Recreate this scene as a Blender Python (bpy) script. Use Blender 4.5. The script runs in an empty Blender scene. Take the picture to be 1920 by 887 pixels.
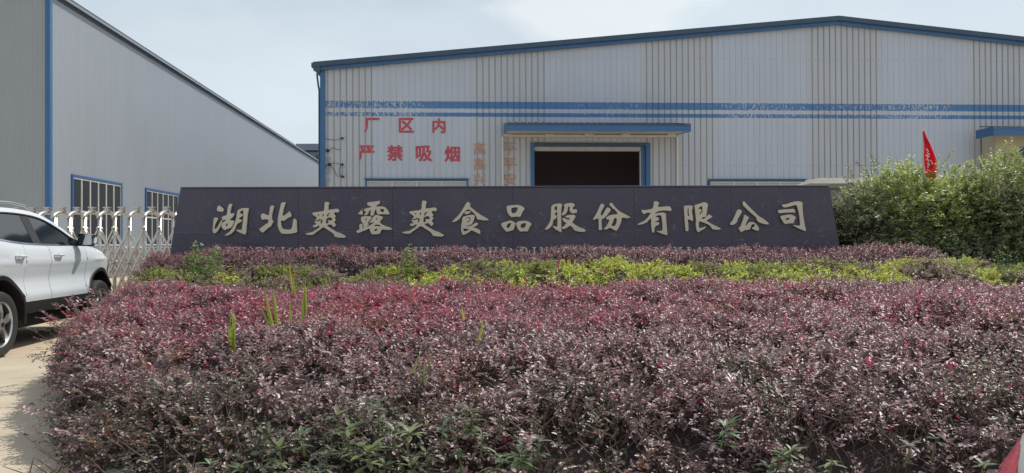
import bpy, bmesh, math, random
import numpy as np
from mathutils import Vector, Matrix, Euler
rnd = random.Random(7)
rng = np.random.default_rng(11)
R = math.radians
scene = bpy.context.scene
COL = scene.collection

# ------------------------------------------------------------------ camera
F_PX = 1507.0; CAM = Vector((0, 0, 1.2))
cd = bpy.data.cameras.new("camera"); cam = bpy.data.objects.new("camera", cd); COL.objects.link(cam)
cd.sensor_width = 36; cd.lens = 36 * F_PX / 1920; cd.clip_start = .05; cd.clip_end = 3000
PITCH, ROLL = R(0.44), R(-0.25)
CM = Matrix.Rotation(R(90) + PITCH, 3, 'X') @ Matrix.Rotation(ROLL, 3, 'Z')
cam.location = CAM; cam.rotation_euler = CM.to_euler()
scene.camera = cam

def ray(px, py):
    return (CM @ Vector(((px - 960) / F_PX, -(py - 443.5) / F_PX, -1))).normalized()

class Plane:
    """a vertical plane of the place: origin, heading of its horizontal axis; gives (u, z) of what is seen at a pixel"""
    def __init__(s, o, ang):
        s.o = Vector((o[0], o[1], 0)); s.ang = ang
        s.u = Vector((math.cos(ang), math.sin(ang), 0)); s.n = Vector((-math.sin(ang), math.cos(ang), 0))
    def hit(s, px, py):
        d = ray(px, py); t = (s.o - CAM).dot(s.n) / d.dot(s.n); p = CAM + d * t
        return (p - s.o).dot(s.u), p.z
def at_depth(px, py, y):
    d = ray(px, py); return CAM + d * ((y - CAM.y) / d.y)

# ------------------------------------------------------------------ world, sun, exposure
SUN = Vector((0.46, 0.33, 0.86)).normalized()
w = bpy.data.worlds.new("World"); scene.world = w; w.use_nodes = True
nt = w.node_tree; nt.nodes.clear()
out = nt.nodes.new('ShaderNodeOutputWorld'); bg = nt.nodes.new('ShaderNodeBackground')
sky = nt.nodes.new('ShaderNodeTexSky'); sky.sky_type = 'NISHITA'; sky.sun_disc = False
sky.sun_elevation = math.asin(SUN.z); sky.sun_rotation = math.atan2(SUN.x, SUN.y)
sky.air_density = 1.0; sky.dust_density = 4.0; sky.ozone_density = 1.6
tc = nt.nodes.new('ShaderNodeTexCoord')
mp = nt.nodes.new('ShaderNodeMapping'); mp.inputs['Scale'].default_value = (1.3, 1.3, 3.2); mp.inputs['Location'].default_value = (.35, .2, .1)
nz = nt.nodes.new('ShaderNodeTexNoise'); nz.inputs['Scale'].default_value = 2.2; nz.inputs['Detail'].default_value = 7; nz.inputs['Roughness'].default_value = .52
cr = nt.nodes.new('ShaderNodeValToRGB'); cr.color_ramp.elements[0].position = .42; cr.color_ramp.elements[0].color = (.55, .55, .55, 1)
cr.color_ramp.elements[1].position = .68; cr.color_ramp.elements[1].color = (.9, .9, .9, 1)
mx = nt.nodes.new('ShaderNodeMix'); mx.data_type = 'RGBA'
mx.inputs['B'].default_value = (6.5, 7.5, 8.2, 1)
nt.links.new(tc.outputs['Generated'], mp.inputs[0]); nt.links.new(mp.outputs[0], nz.inputs['Vector'])
nt.links.new(nz.outputs['Fac'], cr.inputs[0]); nt.links.new(cr.outputs[0], mx.inputs['Factor'])
nt.links.new(sky.outputs[0], mx.inputs['A'])
# one soft bright cloud bank ahead, above the warehouse roof
vd = nt.nodes.new('ShaderNodeVectorMath'); vd.operation = 'DISTANCE'; vm = nt.nodes.new('ShaderNodeMapping'); vm.inputs['Scale'].default_value = (1, 1, 1.7)
nt.links.new(tc.outputs['Generated'], vm.inputs[0]); nt.links.new(vm.outputs[0], vd.inputs[0]); vd.inputs[1].default_value = (.115, .95, .49)
n2 = nt.nodes.new('ShaderNodeTexNoise'); n2.inputs['Scale'].default_value = 9; n2.inputs['Detail'].default_value = 6; nt.links.new(vm.outputs[0], n2.inputs['Vector'])
ma = nt.nodes.new('ShaderNodeMath'); ma.operation = 'MULTIPLY_ADD'; ma.inputs[1].default_value = -.28; nt.links.new(n2.outputs['Fac'], ma.inputs[0]); nt.links.new(vd.outputs['Value'], ma.inputs[2])
mr = nt.nodes.new('ShaderNodeMapRange'); mr.inputs[1].default_value = .0; mr.inputs[2].default_value = -.07; mr.inputs[4].default_value = .55; nt.links.new(ma.outputs[0], mr.inputs[0])
m2 = nt.nodes.new('ShaderNodeMix'); m2.data_type = 'RGBA'; m2.inputs['B'].default_value = (8.6, 8.9, 9.0, 1)
nt.links.new(mr.outputs[0], m2.inputs['Factor']); hz = nt.nodes.new('ShaderNodeSeparateXYZ'); nt.links.new(tc.outputs['Generated'], hz.inputs[0])
hr = nt.nodes.new('ShaderNodeMapRange'); hr.inputs[1].default_value = .34; hr.inputs[2].default_value = .05; hr.inputs[4].default_value = .8; nt.links.new(hz.outputs['Z'], hr.inputs[0])
m3 = nt.nodes.new('ShaderNodeMix'); m3.data_type = 'RGBA'; m3.inputs['B'].default_value = (7.3, 8.0, 8.6, 1); nt.links.new(hr.outputs[0], m3.inputs['Factor']); nt.links.new(mx.outputs['Result'], m3.inputs['A'])
nt.links.new(m3.outputs['Result'], m2.inputs['A']); nt.links.new(m2.outputs['Result'], bg.inputs[0])
bg.inputs[1].default_value = 0.1; nt.links.new(bg.outputs[0], out.inputs[0])
sl = bpy.data.lights.new("sun", 'SUN'); sl.energy = 3.4; sl.angle = R(.5); sl.color = (1, .955, .89)
so = bpy.data.objects.new("sun", sl); COL.objects.link(so); so.rotation_euler = SUN.to_track_quat('Z', 'Y').to_euler(); so.location = (20, 20, 40)
scene.view_settings.view_transform = 'Standard'; scene.view_settings.look = 'None'
scene.view_settings.exposure = 0.12; scene.view_settings.gamma = 1

# ------------------------------------------------------------------ materials
def mat(name, color, rough=.6, metal=0, spec=.5, noise=None, bump=None, coat=0):
    """noise: (scale, amount, colour2[, stretch]); bump: (scale, strength)"""
    m = bpy.data.materials.new(name); m.use_nodes = True; t = m.node_tree; b = t.nodes['Principled BSDF']
    b.inputs['Base Color'].default_value = (*color, 1); b.inputs['Roughness'].default_value = rough
    b.inputs['Metallic'].default_value = metal; b.inputs['Specular IOR Level'].default_value = spec
    b.inputs['Coat Weight'].default_value = coat
    co = t.nodes.new('ShaderNodeTexCoord')
    if noise:
        n = t.nodes.new('ShaderNodeTexNoise'); n.inputs['Scale'].default_value = noise[0]; n.inputs['Detail'].default_value = 6
        n.inputs['Roughness'].default_value = .62
        mpn = t.nodes.new('ShaderNodeMapping'); mpn.inputs['Scale'].default_value = noise[3] if len(noise) > 3 else (1, 1, 1)
        t.links.new(co.outputs['Object'], mpn.inputs[0]); t.links.new(mpn.outputs[0], n.inputs['Vector'])
        r = t.nodes.new('ShaderNodeMapRange'); r.inputs[1].default_value = .38; r.inputs[2].default_value = .66; r.inputs[4].default_value = noise[1]
        x = t.nodes.new('ShaderNodeMix'); x.data_type = 'RGBA'; x.inputs['A'].default_value = (*color, 1); x.inputs['B'].default_value = (*noise[2], 1)
        t.links.new(n.outputs['Fac'], r.inputs[0]); t.links.new(r.outputs[0], x.inputs['Factor']); t.links.new(x.outputs['Result'], b.inputs['Base Color'])
    if bump:
        n2 = t.nodes.new('ShaderNodeTexNoise'); n2.inputs['Scale'].default_value = bump[0]; n2.inputs['Detail'].default_value = 5
        t.links.new(co.outputs['Object'], n2.inputs['Vector'])
        bp = t.nodes.new('ShaderNodeBump'); bp.inputs['Strength'].default_value = bump[1]; bp.inputs['Distance'].default_value = .02
        t.links.new(n2.outputs['Fac'], bp.inputs['Height']); t.links.new(bp.outputs[0], b.inputs['Normal'])
    return m

def leaf_mat(name, rough=.38, trans=.28, spec=.5):
    m = bpy.data.materials.new(name); m.use_nodes = True; t = m.node_tree; b = t.nodes['Principled BSDF']
    a = t.nodes.new('ShaderNodeAttribute'); a.attribute_name = 'tint'
    t.links.new(a.outputs['Color'], b.inputs['Base Color']); b.inputs['Roughness'].default_value = rough
    b.inputs['Specular IOR Level'].default_value = spec
    tr = t.nodes.new('ShaderNodeBsdfTranslucent'); g = t.nodes.new('ShaderNodeMix'); g.data_type = 'RGBA'; g.blend_type = 'MULTIPLY'
    g.inputs['Factor'].default_value = 1; g.inputs['B'].default_value = (1.6, 1.5, 1.5, 1)
    t.links.new(a.outputs['Color'], g.inputs['A']); t.links.new(g.outputs['Result'], tr.inputs[0])
    s = t.nodes.new('ShaderNodeMixShader'); s.inputs[0].default_value = trans
    t.links.new(b.outputs[0], s.inputs[1]); t.links.new(tr.outputs[0], s.inputs[2])
    t.links.new(s.outputs[0], t.nodes['Material Output'].inputs[0])
    return m

def wall_mat(name, base, stain, amount, bands=None):
    """painted steel sheet: rain streaks, optional two flaking blue paint bands at given heights (object z)"""
    m = bpy.data.materials.new(name); m.use_nodes = True; t = m.node_tree; b = t.nodes['Principled BSDF']
    N = t.nodes.new; L = t.links.new
    b.inputs['Roughness'].default_value = .5; b.inputs['Specular IOR Level'].default_value = .4
    co = N('ShaderNodeTexCoord')
    def noise(scale, sc3, detail=5, rough=.6):
        mp_ = N('ShaderNodeMapping'); mp_.inputs['Scale'].default_value = sc3; L(co.outputs['Object'], mp_.inputs[0])
        n_ = N('ShaderNodeTexNoise'); n_.inputs['Scale'].default_value = scale; n_.inputs['Detail'].default_value = detail; n_.inputs['Roughness'].default_value = rough
        L(mp_.outputs[0], n_.inputs['Vector']); return n_.outputs['Fac']
    def rng_(v, a, c, o0=0, o1=1):
        r_ = N('ShaderNodeMapRange'); L(v, r_.inputs[0]); r_.inputs[1].default_value = a; r_.inputs[2].default_value = c
        r_.inputs[3].default_value = o0; r_.inputs[4].default_value = o1; return r_.outputs[0]
    def mixc(f, A, B):
        x_ = N('ShaderNodeMix'); x_.data_type = 'RGBA'; L(f, x_.inputs['Factor'])
        for k, v in (('A', A), ('B', B)):
            if isinstance(v, tuple): x_.inputs[k].default_value = (*v, 1)
            else: L(v, x_.inputs[k])
        return x_.outputs['Result']
    def mth(op, a, c):
        x_ = N('ShaderNodeMath'); x_.operation = op
        for i, v in enumerate((a, c)):
            if isinstance(v, (int, float)): x_.inputs[i].default_value = v
            else: L(v, x_.inputs[i])
        return x_.outputs[0]
    col = mixc(rng_(noise(1.2, (1.6, 1, .25)), .35, .7, 0, amount), base, stain)
    col = mixc(rng_(noise(.5, (.7, 1, .5)), .45, .75, 0, amount * .6), col, tuple(c * .8 for c in base))
    if bands:
        sx = N('ShaderNodeSeparateXYZ'); L(co.outputs['Object'], sx.inputs[0]); z = sx.outputs['Z']
        edge = mth('MULTIPLY', mth('SUBTRACT', noise(9, (1, 1, 1)), .5), .05)
        z2 = mth('ADD', z, edge)
        chips = noise(7, (2.2, 1, .8), 3, .75)
        rp = N('ShaderNodeValToRGB'); L(rng_(sx.outputs['X'], -7.5, 22.5), rp.inputs[0]); rp.color_ramp.interpolation = 'LINEAR'   # where along the wall the paint has held
        els = [(0, .12), (.12, .13), (.20, .3), (.28, .36), (.32, .2), (.40, .17), (.46, .26), (.54, .13), (.66, .17), (.78, .12), (.9, .3), (1, .36)]
        rp.color_ramp.elements[0].position = 0; rp.color_ramp.elements[0].color = (els[0][1],) * 3 + (1,); rp.color_ramp.elements[1].position = 1; rp.color_ramp.elements[1].color = (els[-1][1],) * 3 + (1,)
        for p_, v_ in els[1:-1]:
            q_ = rp.color_ramp.elements.new(p_); q_.color = (v_, v_, v_, 1)
        fine = noise(16, (2.6, 1, .4), 3, .6)
        keep = mth('GREATER_THAN', mth('ADD', mth('ADD', mth('MULTIPLY', chips, .55), mth('MULTIPLY', fine, .45)), rp.outputs['Color']), .605)
        inb = None
        for (z0, z1) in bands:
            v = mth('MULTIPLY', mth('GREATER_THAN', z2, z0), mth('LESS_THAN', z2, z1)); inb = v if inb is None else mth('MAXIMUM', inb, v)
        col = mixc(mth('MULTIPLY', mth('MULTIPLY', inb, keep), .9), col, (.035, .15, .36))
    L(col, b.inputs['Base Color'])
    return m

M = {}
M['blue'] = mat('blue_trim', (.035, .115, .27), .45, noise=(3, .5, (.05, .15, .3)))
M['blue_dark'] = mat('blue_roof_edge', (.03, .065, .12), .5, noise=(2, .6, (.05, .09, .13)))
M['cream'] = mat('cream_wall', (.5, .45, .33), .7, noise=(2, .5, (.4, .36, .28)))
M['offwhite'] = mat('off_white', (.6, .58, .54), .5, noise=(4, .4, (.45, .42, .37)))
M['glassdark'] = mat('window_glass', (.03, .035, .04), .08, spec=.6)
M['blind'] = mat('window_blind', (.42, .42, .42), .6, noise=(3, .5, (.3, .3, .31)))
M['black'] = mat('black_rubber', (.02, .02, .022), .6)
M['dark_in'] = mat('dark_interior', (.26, .22, .25), .8)
M['steel'] = mat('brushed_steel', (.54, .515, .48), .36, metal=.85, noise=(18, .5, (.45, .42, .38)))
M['carpaint'] = mat('white_car_paint', (.64, .68, .71), .22, spec=.5, coat=.6)
M['carglass'] = mat('tinted_car_glass', (.012, .015, .018), .05, spec=.7)
M['carblack'] = mat('black_plastic', (.018, .018, .02), .5)
M['tyre'] = mat('tyre_rubber', (.025, .025, .025), .75, bump=(60, .4))
M['alloy'] = mat('alloy', (.6, .6, .6), .3, metal=.8)
M['alloydark'] = mat('alloy_dark', (.03, .03, .032), .35, metal=.3)
M['chrome'] = mat('chrome', (.75, .75, .75), .12, metal=1)
M['redlens'] = mat('red_lens', (.45, .02, .03), .15, coat=.5)
M['redplastic'] = mat('red_scooter_plastic', (.68, .07, .11), .22, coat=.6)
M['whiteplastic'] = mat('white_scooter_plastic', (.72, .72, .7), .35, coat=.3, noise=(5, .5, (.45, .45, .44), (14, 1, 1)))
M['redpaint'] = mat('red_wall_paint', (.42, .035, .07), .6, noise=(9, .35, (.5, .2, .2)))
M['orangepaint'] = mat('faded_orange_paint', (.46, .22, .13), .7, noise=(8, .8, (.45, .33, .27)))
M['greypaint'] = mat('faded_grey_paint', (.24, .23, .25), .7, noise=(10, .8, (.36, .36, .38)))
M['flag'] = mat('red_flag_cloth', (.72, .03, .08), .7)
_t = M['flag'].node_tree; _s = _t.nodes.new('ShaderNodeMixShader'); _d = _t.nodes.new('ShaderNodeBsdfTranslucent'); _d.inputs[0].default_value = (.85, .05, .1, 1); _s.inputs[0].default_value = .55
_t.links.new(_t.nodes['Principled BSDF'].outputs[0], _s.inputs[1]); _t.links.new(_d.outputs[0], _s.inputs[2]); _t.links.new(_s.outputs[0], _t.nodes['Material Output'].inputs[0])
M['flagwhite'] = mat('white_flag_print', (.7, .6, .6), .7)
M['letter'] = mat('gold_metal_letter', (.68, .595, .45), .45, metal=.12, noise=(4, .6, (.60, .53, .42)))
M['letterside'] = M['letter']
M['stem'] = mat('twig_bark', (.10, .065, .05), .8, noise=(30, .6, (.16, .11, .08)))
M['greenstem'] = mat('green_stem', (.13, .17, .05), .6)
M['core'] = mat('hedge_shade', (.06, .042, .038), .95, noise=(14, .8, (.03, .022, .02)), bump=(25, 1))  # dark colour paints in the deep shade behind the leaves
M['soil'] = mat('soil', (.09, .065, .045), .95, noise=(5, .7, (.15, .12, .09)), bump=(20, .8))
M['kerb'] = mat('kerb_concrete', (.3, .3, .27), .85, noise=(7, .7, (.16, .17, .13)), bump=(40, .4))
M['concrete'] = mat('yard_concrete', (.52, .43, .31), .85, noise=(.9, .7, (.43, .35, .25)), bump=(35, .25))
M['concrete2'] = mat('yard_concrete_worn', (.49, .41, .30), .85, noise=(1.3, .8, (.39, .33, .25)), bump=(35, .25))
M['brick'] = mat('plinth_brick', (.20, .14, .125), .85, noise=(8, .7, (.26, .2, .18)))
M['mortar'] = mat('mortar', (.3, .28, .26), .9)
M['stonecap'] = mat('beige_stone', (.27, .255, .21), .8, noise=(6, .6, (.2, .19, .16)), bump=(30, .3))
M['greyblock'] = mat('grey_render', (.24, .26, .29), .8, noise=(.3, .4, (.32, .34, .36)))
M['lamp'] = mat('lamp_body', (.5, .5, .48), .5)

def granite(name, seed):
    m = bpy.data.materials.new(name); m.use_nodes = True; t = m.node_tree; b = t.nodes['Principled BSDF']; N = t.nodes.new; L = t.links.new
    b.inputs['Roughness'].default_value = .32; b.inputs['Specular IOR Level'].default_value = .5
    co = N('ShaderNodeTexCoord'); mp_ = N('ShaderNodeMapping'); mp_.inputs['Location'].default_value = (seed, 0, seed * .7); L(co.outputs['Object'], mp_.inputs[0])
    v = N('ShaderNodeTexNoise'); v.inputs['Scale'].default_value = 85; v.inputs['Detail'].default_value = 3; L(mp_.outputs[0], v.inputs['Vector'])
    r1 = N('ShaderNodeValToRGB'); r1.color_ramp.elements[0].position = .4; r1.color_ramp.elements[0].color = (.040, .033, .060, 1)
    r1.color_ramp.elements[1].position = .72; r1.color_ramp.elements[1].color = (.090, .074, .122, 1); L(v.outputs['Fac'], r1.inputs[0])
    # glue and scratch traces round the letters: thin, curved, broken lines
    n = N('ShaderNodeTexNoise'); n.inputs['Scale'].default_value = 3.2; n.inputs['Detail'].default_value = 2.5; n.inputs['Distortion'].default_value = 1.6; L(mp_.outputs[0], n.inputs['Vector'])
    a = N('ShaderNodeMath'); a.operation = 'SUBTRACT'; a.inputs[1].default_value = .5; L(n.outputs['Fac'], a.inputs[0])
    ab = N('ShaderNodeMath'); ab.operation = 'ABSOLUTE'; L(a.outputs[0], ab.inputs[0])
    lt = N('ShaderNodeMapRange'); lt.inputs[1].default_value = .0; lt.inputs[2].default_value = .010; lt.inputs[3].default_value = 1; lt.inputs[4].default_value = 0; L(ab.outputs[0], lt.inputs[0])
    n3 = N('ShaderNodeTexNoise'); n3.inputs['Scale'].default_value = 6; n3.inputs['Detail'].default_value = 3; L(mp_.outputs[0], n3.inputs['Vector'])
    g = N('ShaderNodeMapRange'); g.inputs[1].default_value = .52; g.inputs[2].default_value = .62; L(n3.outputs['Fac'], g.inputs[0])
    sx = N('ShaderNodeSeparateXYZ'); L(co.outputs['Object'], sx.inputs[0])
    zr = N('ShaderNodeMapRange'); zr.inputs[1].default_value = .98; zr.inputs[2].default_value = .86; zr.inputs[3].default_value = 1; zr.inputs[4].default_value = 0
    za = N('ShaderNodeMath'); za.operation = 'SUBTRACT'; za.inputs[1].default_value = 1.5; L(sx.outputs['Z'], za.inputs[0])
    zb = N('ShaderNodeMath'); zb.operation = 'ABSOLUTE'; L(za.outputs[0], zb.inputs[0])
    zm = N('ShaderNodeMapRange'); zm.inputs[1].default_value = .34; zm.inputs[2].default_value = .5; zm.inputs[3].default_value = 1; zm.inputs[4].default_value = .12; L(zb.outputs[0], zm.inputs[0])
    p = N('ShaderNodeMath'); p.operation = 'MULTIPLY'; L(lt.outputs[0], p.inputs[0]); L(g.outputs[0], p.inputs[1])
    p2 = N('ShaderNodeMath'); p2.operation = 'MULTIPLY'; L(p.outputs[0], p2.inputs[0]); L(zm.outputs[0], p2.inputs[1])
    p3 = N('ShaderNodeMath'); p3.operation = 'MULTIPLY'; p3.inputs[1].default_value = .65; L(p2.outputs[0], p3.inputs[0])
    x = N('ShaderNodeMix'); x.data_type = 'RGBA'; L(p3.outputs[0], x.inputs['Factor']); L(r1.outputs[0], x.inputs['A']); x.inputs['B'].default_value = (.27, .25, .3, 1)
    dn = N('ShaderNodeTexNoise'); dn.inputs['Scale'].default_value = 1.1; dn.inputs['Detail'].default_value = 6; L(mp_.outputs[0], dn.inputs['Vector'])
    dr = N('ShaderNodeMapRange'); dr.inputs[1].default_value = .4; dr.inputs[2].default_value = .75; dr.inputs[4].default_value = .45; L(dn.outputs['Fac'], dr.inputs[0])
    x2 = N('ShaderNodeMix'); x2.data_type = 'RGBA'; L(dr.outputs[0], x2.inputs['Factor']); L(x.outputs['Result'], x2.inputs['A']); x2.inputs['B'].default_value = (.10, .09, .105, 1)
    L(x2.outputs['Result'], b.inputs['Base Color'])
    return m
GRAN = [granite('polished_granite', s) for s in (0, 3.3, 7.1)]

# ------------------------------------------------------------------ object helpers
def tag(o, label=None, cat=None, group=None, kind=None):
    if label: o['label'] = label
    if cat: o['category'] = cat
    if group: o['group'] = group
    if kind: o['kind'] = kind
    return o
def empty(name, loc, label, cat, rz=0, group=None):
    o = bpy.data.objects.new(name, None); COL.objects.link(o); o.location = loc; o.rotation_euler = (0, 0, rz)
    o.empty_display_size = .1
    return tag(o, label, cat, group)
def link(name, me, parent=None, mats=None):
    if mats is not None:
        for m in (mats if isinstance(mats, (list, tuple)) else [mats]): me.materials.append(m)
    o = bpy.data.objects.new(name, me); COL.objects.link(o)
    if parent is not None: o.parent = parent
    return o
class MB:
    def __init__(s): s.v = []; s.f = []; s.m = []
    def add(s, vs, fs, m=0):
        b = len(s.v); s.v += [tuple(v) for v in vs]; s.f += [tuple(b + i for i in f) for f in fs]; s.m += [m] * len(fs); return s
    def box(s, x0, x1, y0, y1, z0, z1, m=0):
        return s.add([(x0,y0,z0),(x1,y0,z0),(x1,y1,z0),(x0,y1,z0),(x0,y0,z1),(x1,y0,z1),(x1,y1,z1),(x0,y1,z1)],
                     [(0,3,2,1),(4,5,6,7),(0,1,5,4),(1,2,6,5),(2,3,7,6),(3,0,4,7)], m)
    def prism(s, pts, y0, y1, m=0):
        """pts (x,z) counter-clockwise seen from -y, extruded y0..y1"""
        n = len(pts)
        vs = [(x, y0, z) for x, z in pts] + [(x, y1, z) for x, z in pts]
        fs = [tuple(range(n)), tuple(range(2 * n - 1, n - 1, -1))] + [(i, n + i, n + (i + 1) % n, (i + 1) % n) for i in range(n)]
        return s.add(vs, fs, m)
    def tube(s, pts, r, n=6, m=0, caps=True):
        pts = [Vector(p) for p in pts]; rs = r if isinstance(r, (list, tuple)) else [r] * len(pts)
        vs, fs = [], []
        for i, p in enumerate(pts):
            d = (pts[min(i + 1, len(pts) - 1)] - pts[max(i - 1, 0)]).normalized()
            a = d.orthogonal().normalized() if abs(d.z) > .9 else d.cross(Vector((0, 0, 1))).normalized()
            if abs(d.z) > .9: a = (Vector((1, 0, 0)) - d * d.x).normalized()
            b = d.cross(a)
            for k in range(n):
                t = 2 * math.pi * k / n; vs.append(p + (a * math.cos(t) + b * math.sin(t)) * rs[i])
        for i in range(len(pts) - 1):
            for k in range(n):
                k2 = (k + 1) % n; fs.append((i*n+k, i*n+k2, (i+1)*n+k2, (i+1)*n+k))
        if caps: fs.append(tuple(range(n - 1, -1, -1))); fs.append(tuple((len(pts)-1)*n + k for k in range(n)))
        return s.add(vs, fs, m)
    def lathe(s, prof, n=20, axis='x', c=(0,0,0), m=0):
        """prof: (radius, along)"""
        vs, fs = [], []
        for (r, h) in prof:
            for k in range(n):
                t = 2*math.pi*k/n; a, b = r*math.cos(t), r*math.sin(t)
                vs.append((c[0]+h, c[1]+a, c[2]+b) if axis == 'x' else (c[0]+a, c[1]+b, c[2]+h))
        for i in range(len(prof)-1):
            for k in range(n):
                k2 = (k+1) % n; fs.append((i*n+k, (i+1)*n+k, (i+1)*n+k2, i*n+k2))
        return s.add(vs, fs, m)
    def mesh(s, name):
        me = bpy.data.meshes.new(name); me.from_pydata(s.v, [], s.f); me.polygons.foreach_set('material_index', s.m); me.update(); return me
    def build(s, name, mats, parent=None, smooth=False, bevel=0):
        me = s.mesh(name); o = link(name, me, parent, mats)
        bm = bmesh.new(); bm.from_mesh(me); bmesh.ops.recalc_face_normals(bm, faces=bm.faces); 
        if bevel: bmesh.ops.bevel(bm, geom=[e for e in bm.edges], offset=bevel, segments=1, affect='EDGES', clamp_overlap=True)
        bm.to_mesh(me); bm.free()
        if smooth: me.polygons.foreach_set('use_smooth', [True] * len(me.polygons)); me.set_sharp_from_angle(angle=R(38))
        return o

# ------------------------------------------------------------------ ground
def sheet(name, x0, x1, y0, y1, z, m, n=1):
    mb = MB(); mb.add([(x0,y0,z),(x1,y0,z),(x1,y1,z),(x0,y1,z)], [(0,1,2,3)]); o = mb.build(name, m); tag(o, kind='structure'); return o
ground = sheet('ground', -700, 700, -200, 1200, -.012, M['concrete2'])
yard = empty('concrete_yard', (0, 0, 0), None, None); yard['kind'] = 'structure'
for i in range(8):
    for j in range(8):
        x0, y0 = -21.7 + i * 4.3, -3.1 + j * 3.9 + (i % 2) * .0
        mb = MB(); mb.box(x0 + .008, x0 + 4.292, y0 + .008, y0 + 3.892, -.11, 0.0 + rnd.uniform(-.002, .002))
        mb.build('concrete_slab', M['concrete'] if rnd.random() < .6 else M['concrete2'], yard, bevel=.006)

# ------------------------------------------------------------------ main warehouse
WA = R(3.4); WP = Plane((0, 30), WA)
wh = empty('warehouse', (0, 30, 0), 'long pale metal warehouse with low blue gable roof and flaking blue stripes', 'building', WA)
uL, _ = WP.hit(604, 350); uR_, zR_ = WP.hit(1567, 37); uC = uR_; half = uC - uL; uE = uC + half
_, zEL = WP.hit(604, 122)
slope = (zR_ - zEL) / half
def roof_z(u): return zR_ - slope * abs(u - uC)
def H(px, py): return WP.hit(px, py)
b1 = (H(900, 204)[1], H(900, 190.5)[1]); b2 = (H(900, 219)[1], H(900, 211.5)[1])
WALLW = wall_mat('warehouse_sheet', (.455, .505, .60), (.42, .45, .50), .6, (b1, b2))
WALLB = wall_mat('warehouse_sheet_soiled', (.45, .485, .555), (.43, .44, .455), .6, (b1, b2))
RIBC = wall_mat('rib_clean', (.45, .485, .55), (.41, .43, .46), .7, (b1, b2))
RIBD = wall_mat('rib_soiled', (.27, .265, .26), (.37, .37, .38), .8, (b1, b2))
dL, dT = H(1000, 274); dR, _ = H(1212, 274)
w1L, wT1 = H(688, 339); w1R, _ = H(875, 339); w2L, wT2 = H(1331, 340); w2R, _ = H(1506, 340)
openings = [(dL, dR, 0, dT), (w1L, w1R, 1.1, wT1), (w2L, w2R, 1.1, wT2)]
pitch = .2285; ncell = int(half * 2 / pitch); pitch = half * 2 / ncell
soiled = [(H(a, 300)[0], H(b, 300)[0]) for a, b in ((604, 705), (868, 1008), (1203, 1330), (1515, 1645), (1812, 1990))]
for p0 in range(0, ncell, 4):
    uc0 = uL + p0 * pitch; parts_ = {}
    dirty = any(a < uc0 + .4 < b for a, b in soiled)
    for c in range(p0, min(p0 + 4, ncell)):
        a = uL + c * pitch; e = a + pitch
        segs = [(0.0, None)]
        iv = [(o[2], o[3]) for o in openings if o[0] < (a + e) / 2 < o[1]]
        if iv: segs = ([] if iv[0][0] <= 0 else [(0, iv[0][0])]) + [(iv[0][1], None)]
        rib = .028 if dirty else .012
        xs = [(a, 0), (e - .036, 0), (e - .028, -rib), (e - .008, -rib), (e, 0)]
        ztop = lambda u: roof_z(u) - .03
        for z0, z1 in segs:
            mb = parts_.setdefault((z0, z1), MB())
            for k in range(4):
                (xa, ya), (xb, yb) = xs[k], xs[k + 1]
                za = z1 if z1 else ztop(xa); zb = z1 if z1 else ztop(xb)
                mb.add([(xa, ya, z0), (xb, yb, z0), (xb, yb, zb), (xa, ya, za)], [(0, 1, 2, 3)], 0 if k == 0 else 1)
    for mb in parts_.values(): link('wall_sheet', mb.mesh('wall_sheet'), wh, [WALLB if dirty else WALLW, RIBD if dirty else RIBC])
# screw rows
mb = MB()
for z in (1.0, 2.6, 4.1, (b1[1] + .15), 8.15, 9.4):
    for c in range(ncell):
        u = uL + c * pitch + .1
        if z < roof_z(u) - .2 and not any(o[0] - .1 < u < o[1] + .1 and o[2] < z < o[3] for o in openings):
            mb.box(u - .009, u + .009, -.010, -.001, z - .009, z + .009)
s_ = mb.build('sheet_screw', M['carblack'], wh); s_['kind'] = 'stuff'
# back, side walls, roof, floor
WD = 62
mb = MB(); mb.box(uL - .01, uL + .1, .06, WD, 0, zEL - .05); mb.build('side_wall', WALLW, wh)
mb = MB(); mb.box(uE - .1, uE + .01, .06, WD, 0, zEL - .05); mb.build('side_wall', WALLW, wh)
mb = MB(); mb.prism([(uL, 0), (uE, 0), (uE, zEL - .05), (uC, zR_ - .05), (uL, zEL - .05)], WD, WD + .1); mb.build('rear_wall', WALLW, wh)
for sgn in (-1, 1):
    ue = uC + sgn * (half + .28); ze = zR_ - slope * (half + .28)
    pts = [(uC, zR_ - .02), (ue, ze - .02), (ue, ze + .05), (uC, zR_ + .05)]
    if sgn > 0: pass
    mb = MB(); mb.prism(pts, -.22, WD + .3); mb.build('roof', M['blue_dark'], wh)
    # fascia: darker cap, lighter blue strip below
    pts = [(uC, zR_ - .22), (ue, ze - .22), (ue, ze - .045), (uC, zR_ - .045)]
    mb = MB(); mb.prism(pts, -.16, -.075); mb.build('fascia', M['blue'], wh)
    pts = [(uC, zR_ - .09), (ue, ze - .09), (ue, ze + .085), (uC, zR_ + .085)]
    mb = MB(); mb.prism(pts, -.27, -.223); mb.build('roof_edge', M['blue_dark'], wh)
# left eave gutter end
mb = MB(); ze = zEL - slope * .28
mb.prism([(uL - .34, ze + .06), (uL - .34, ze - .10), (uL - .16, ze - .26), (uL - .03, ze - .26), (uL - .03, ze + .0)], -.25, WD); mb.build('gutter', M['blue_dark'], wh)
mb = MB(); mb.box(uL - .06, uL + .12, -.06, .055, 0, zEL - .12); mb.build('corner_trim', M['blue'], wh)
mb = MB(); mb.tube([(uL - .17, -.05, ze - .3), (uL - .13, -.03, ze - .7), (uL - .1, .02, ze - .9), (uL - .1, .02, 0)], .035, 8); mb.build('downpipe', M['blue_dark'], wh)
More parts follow.
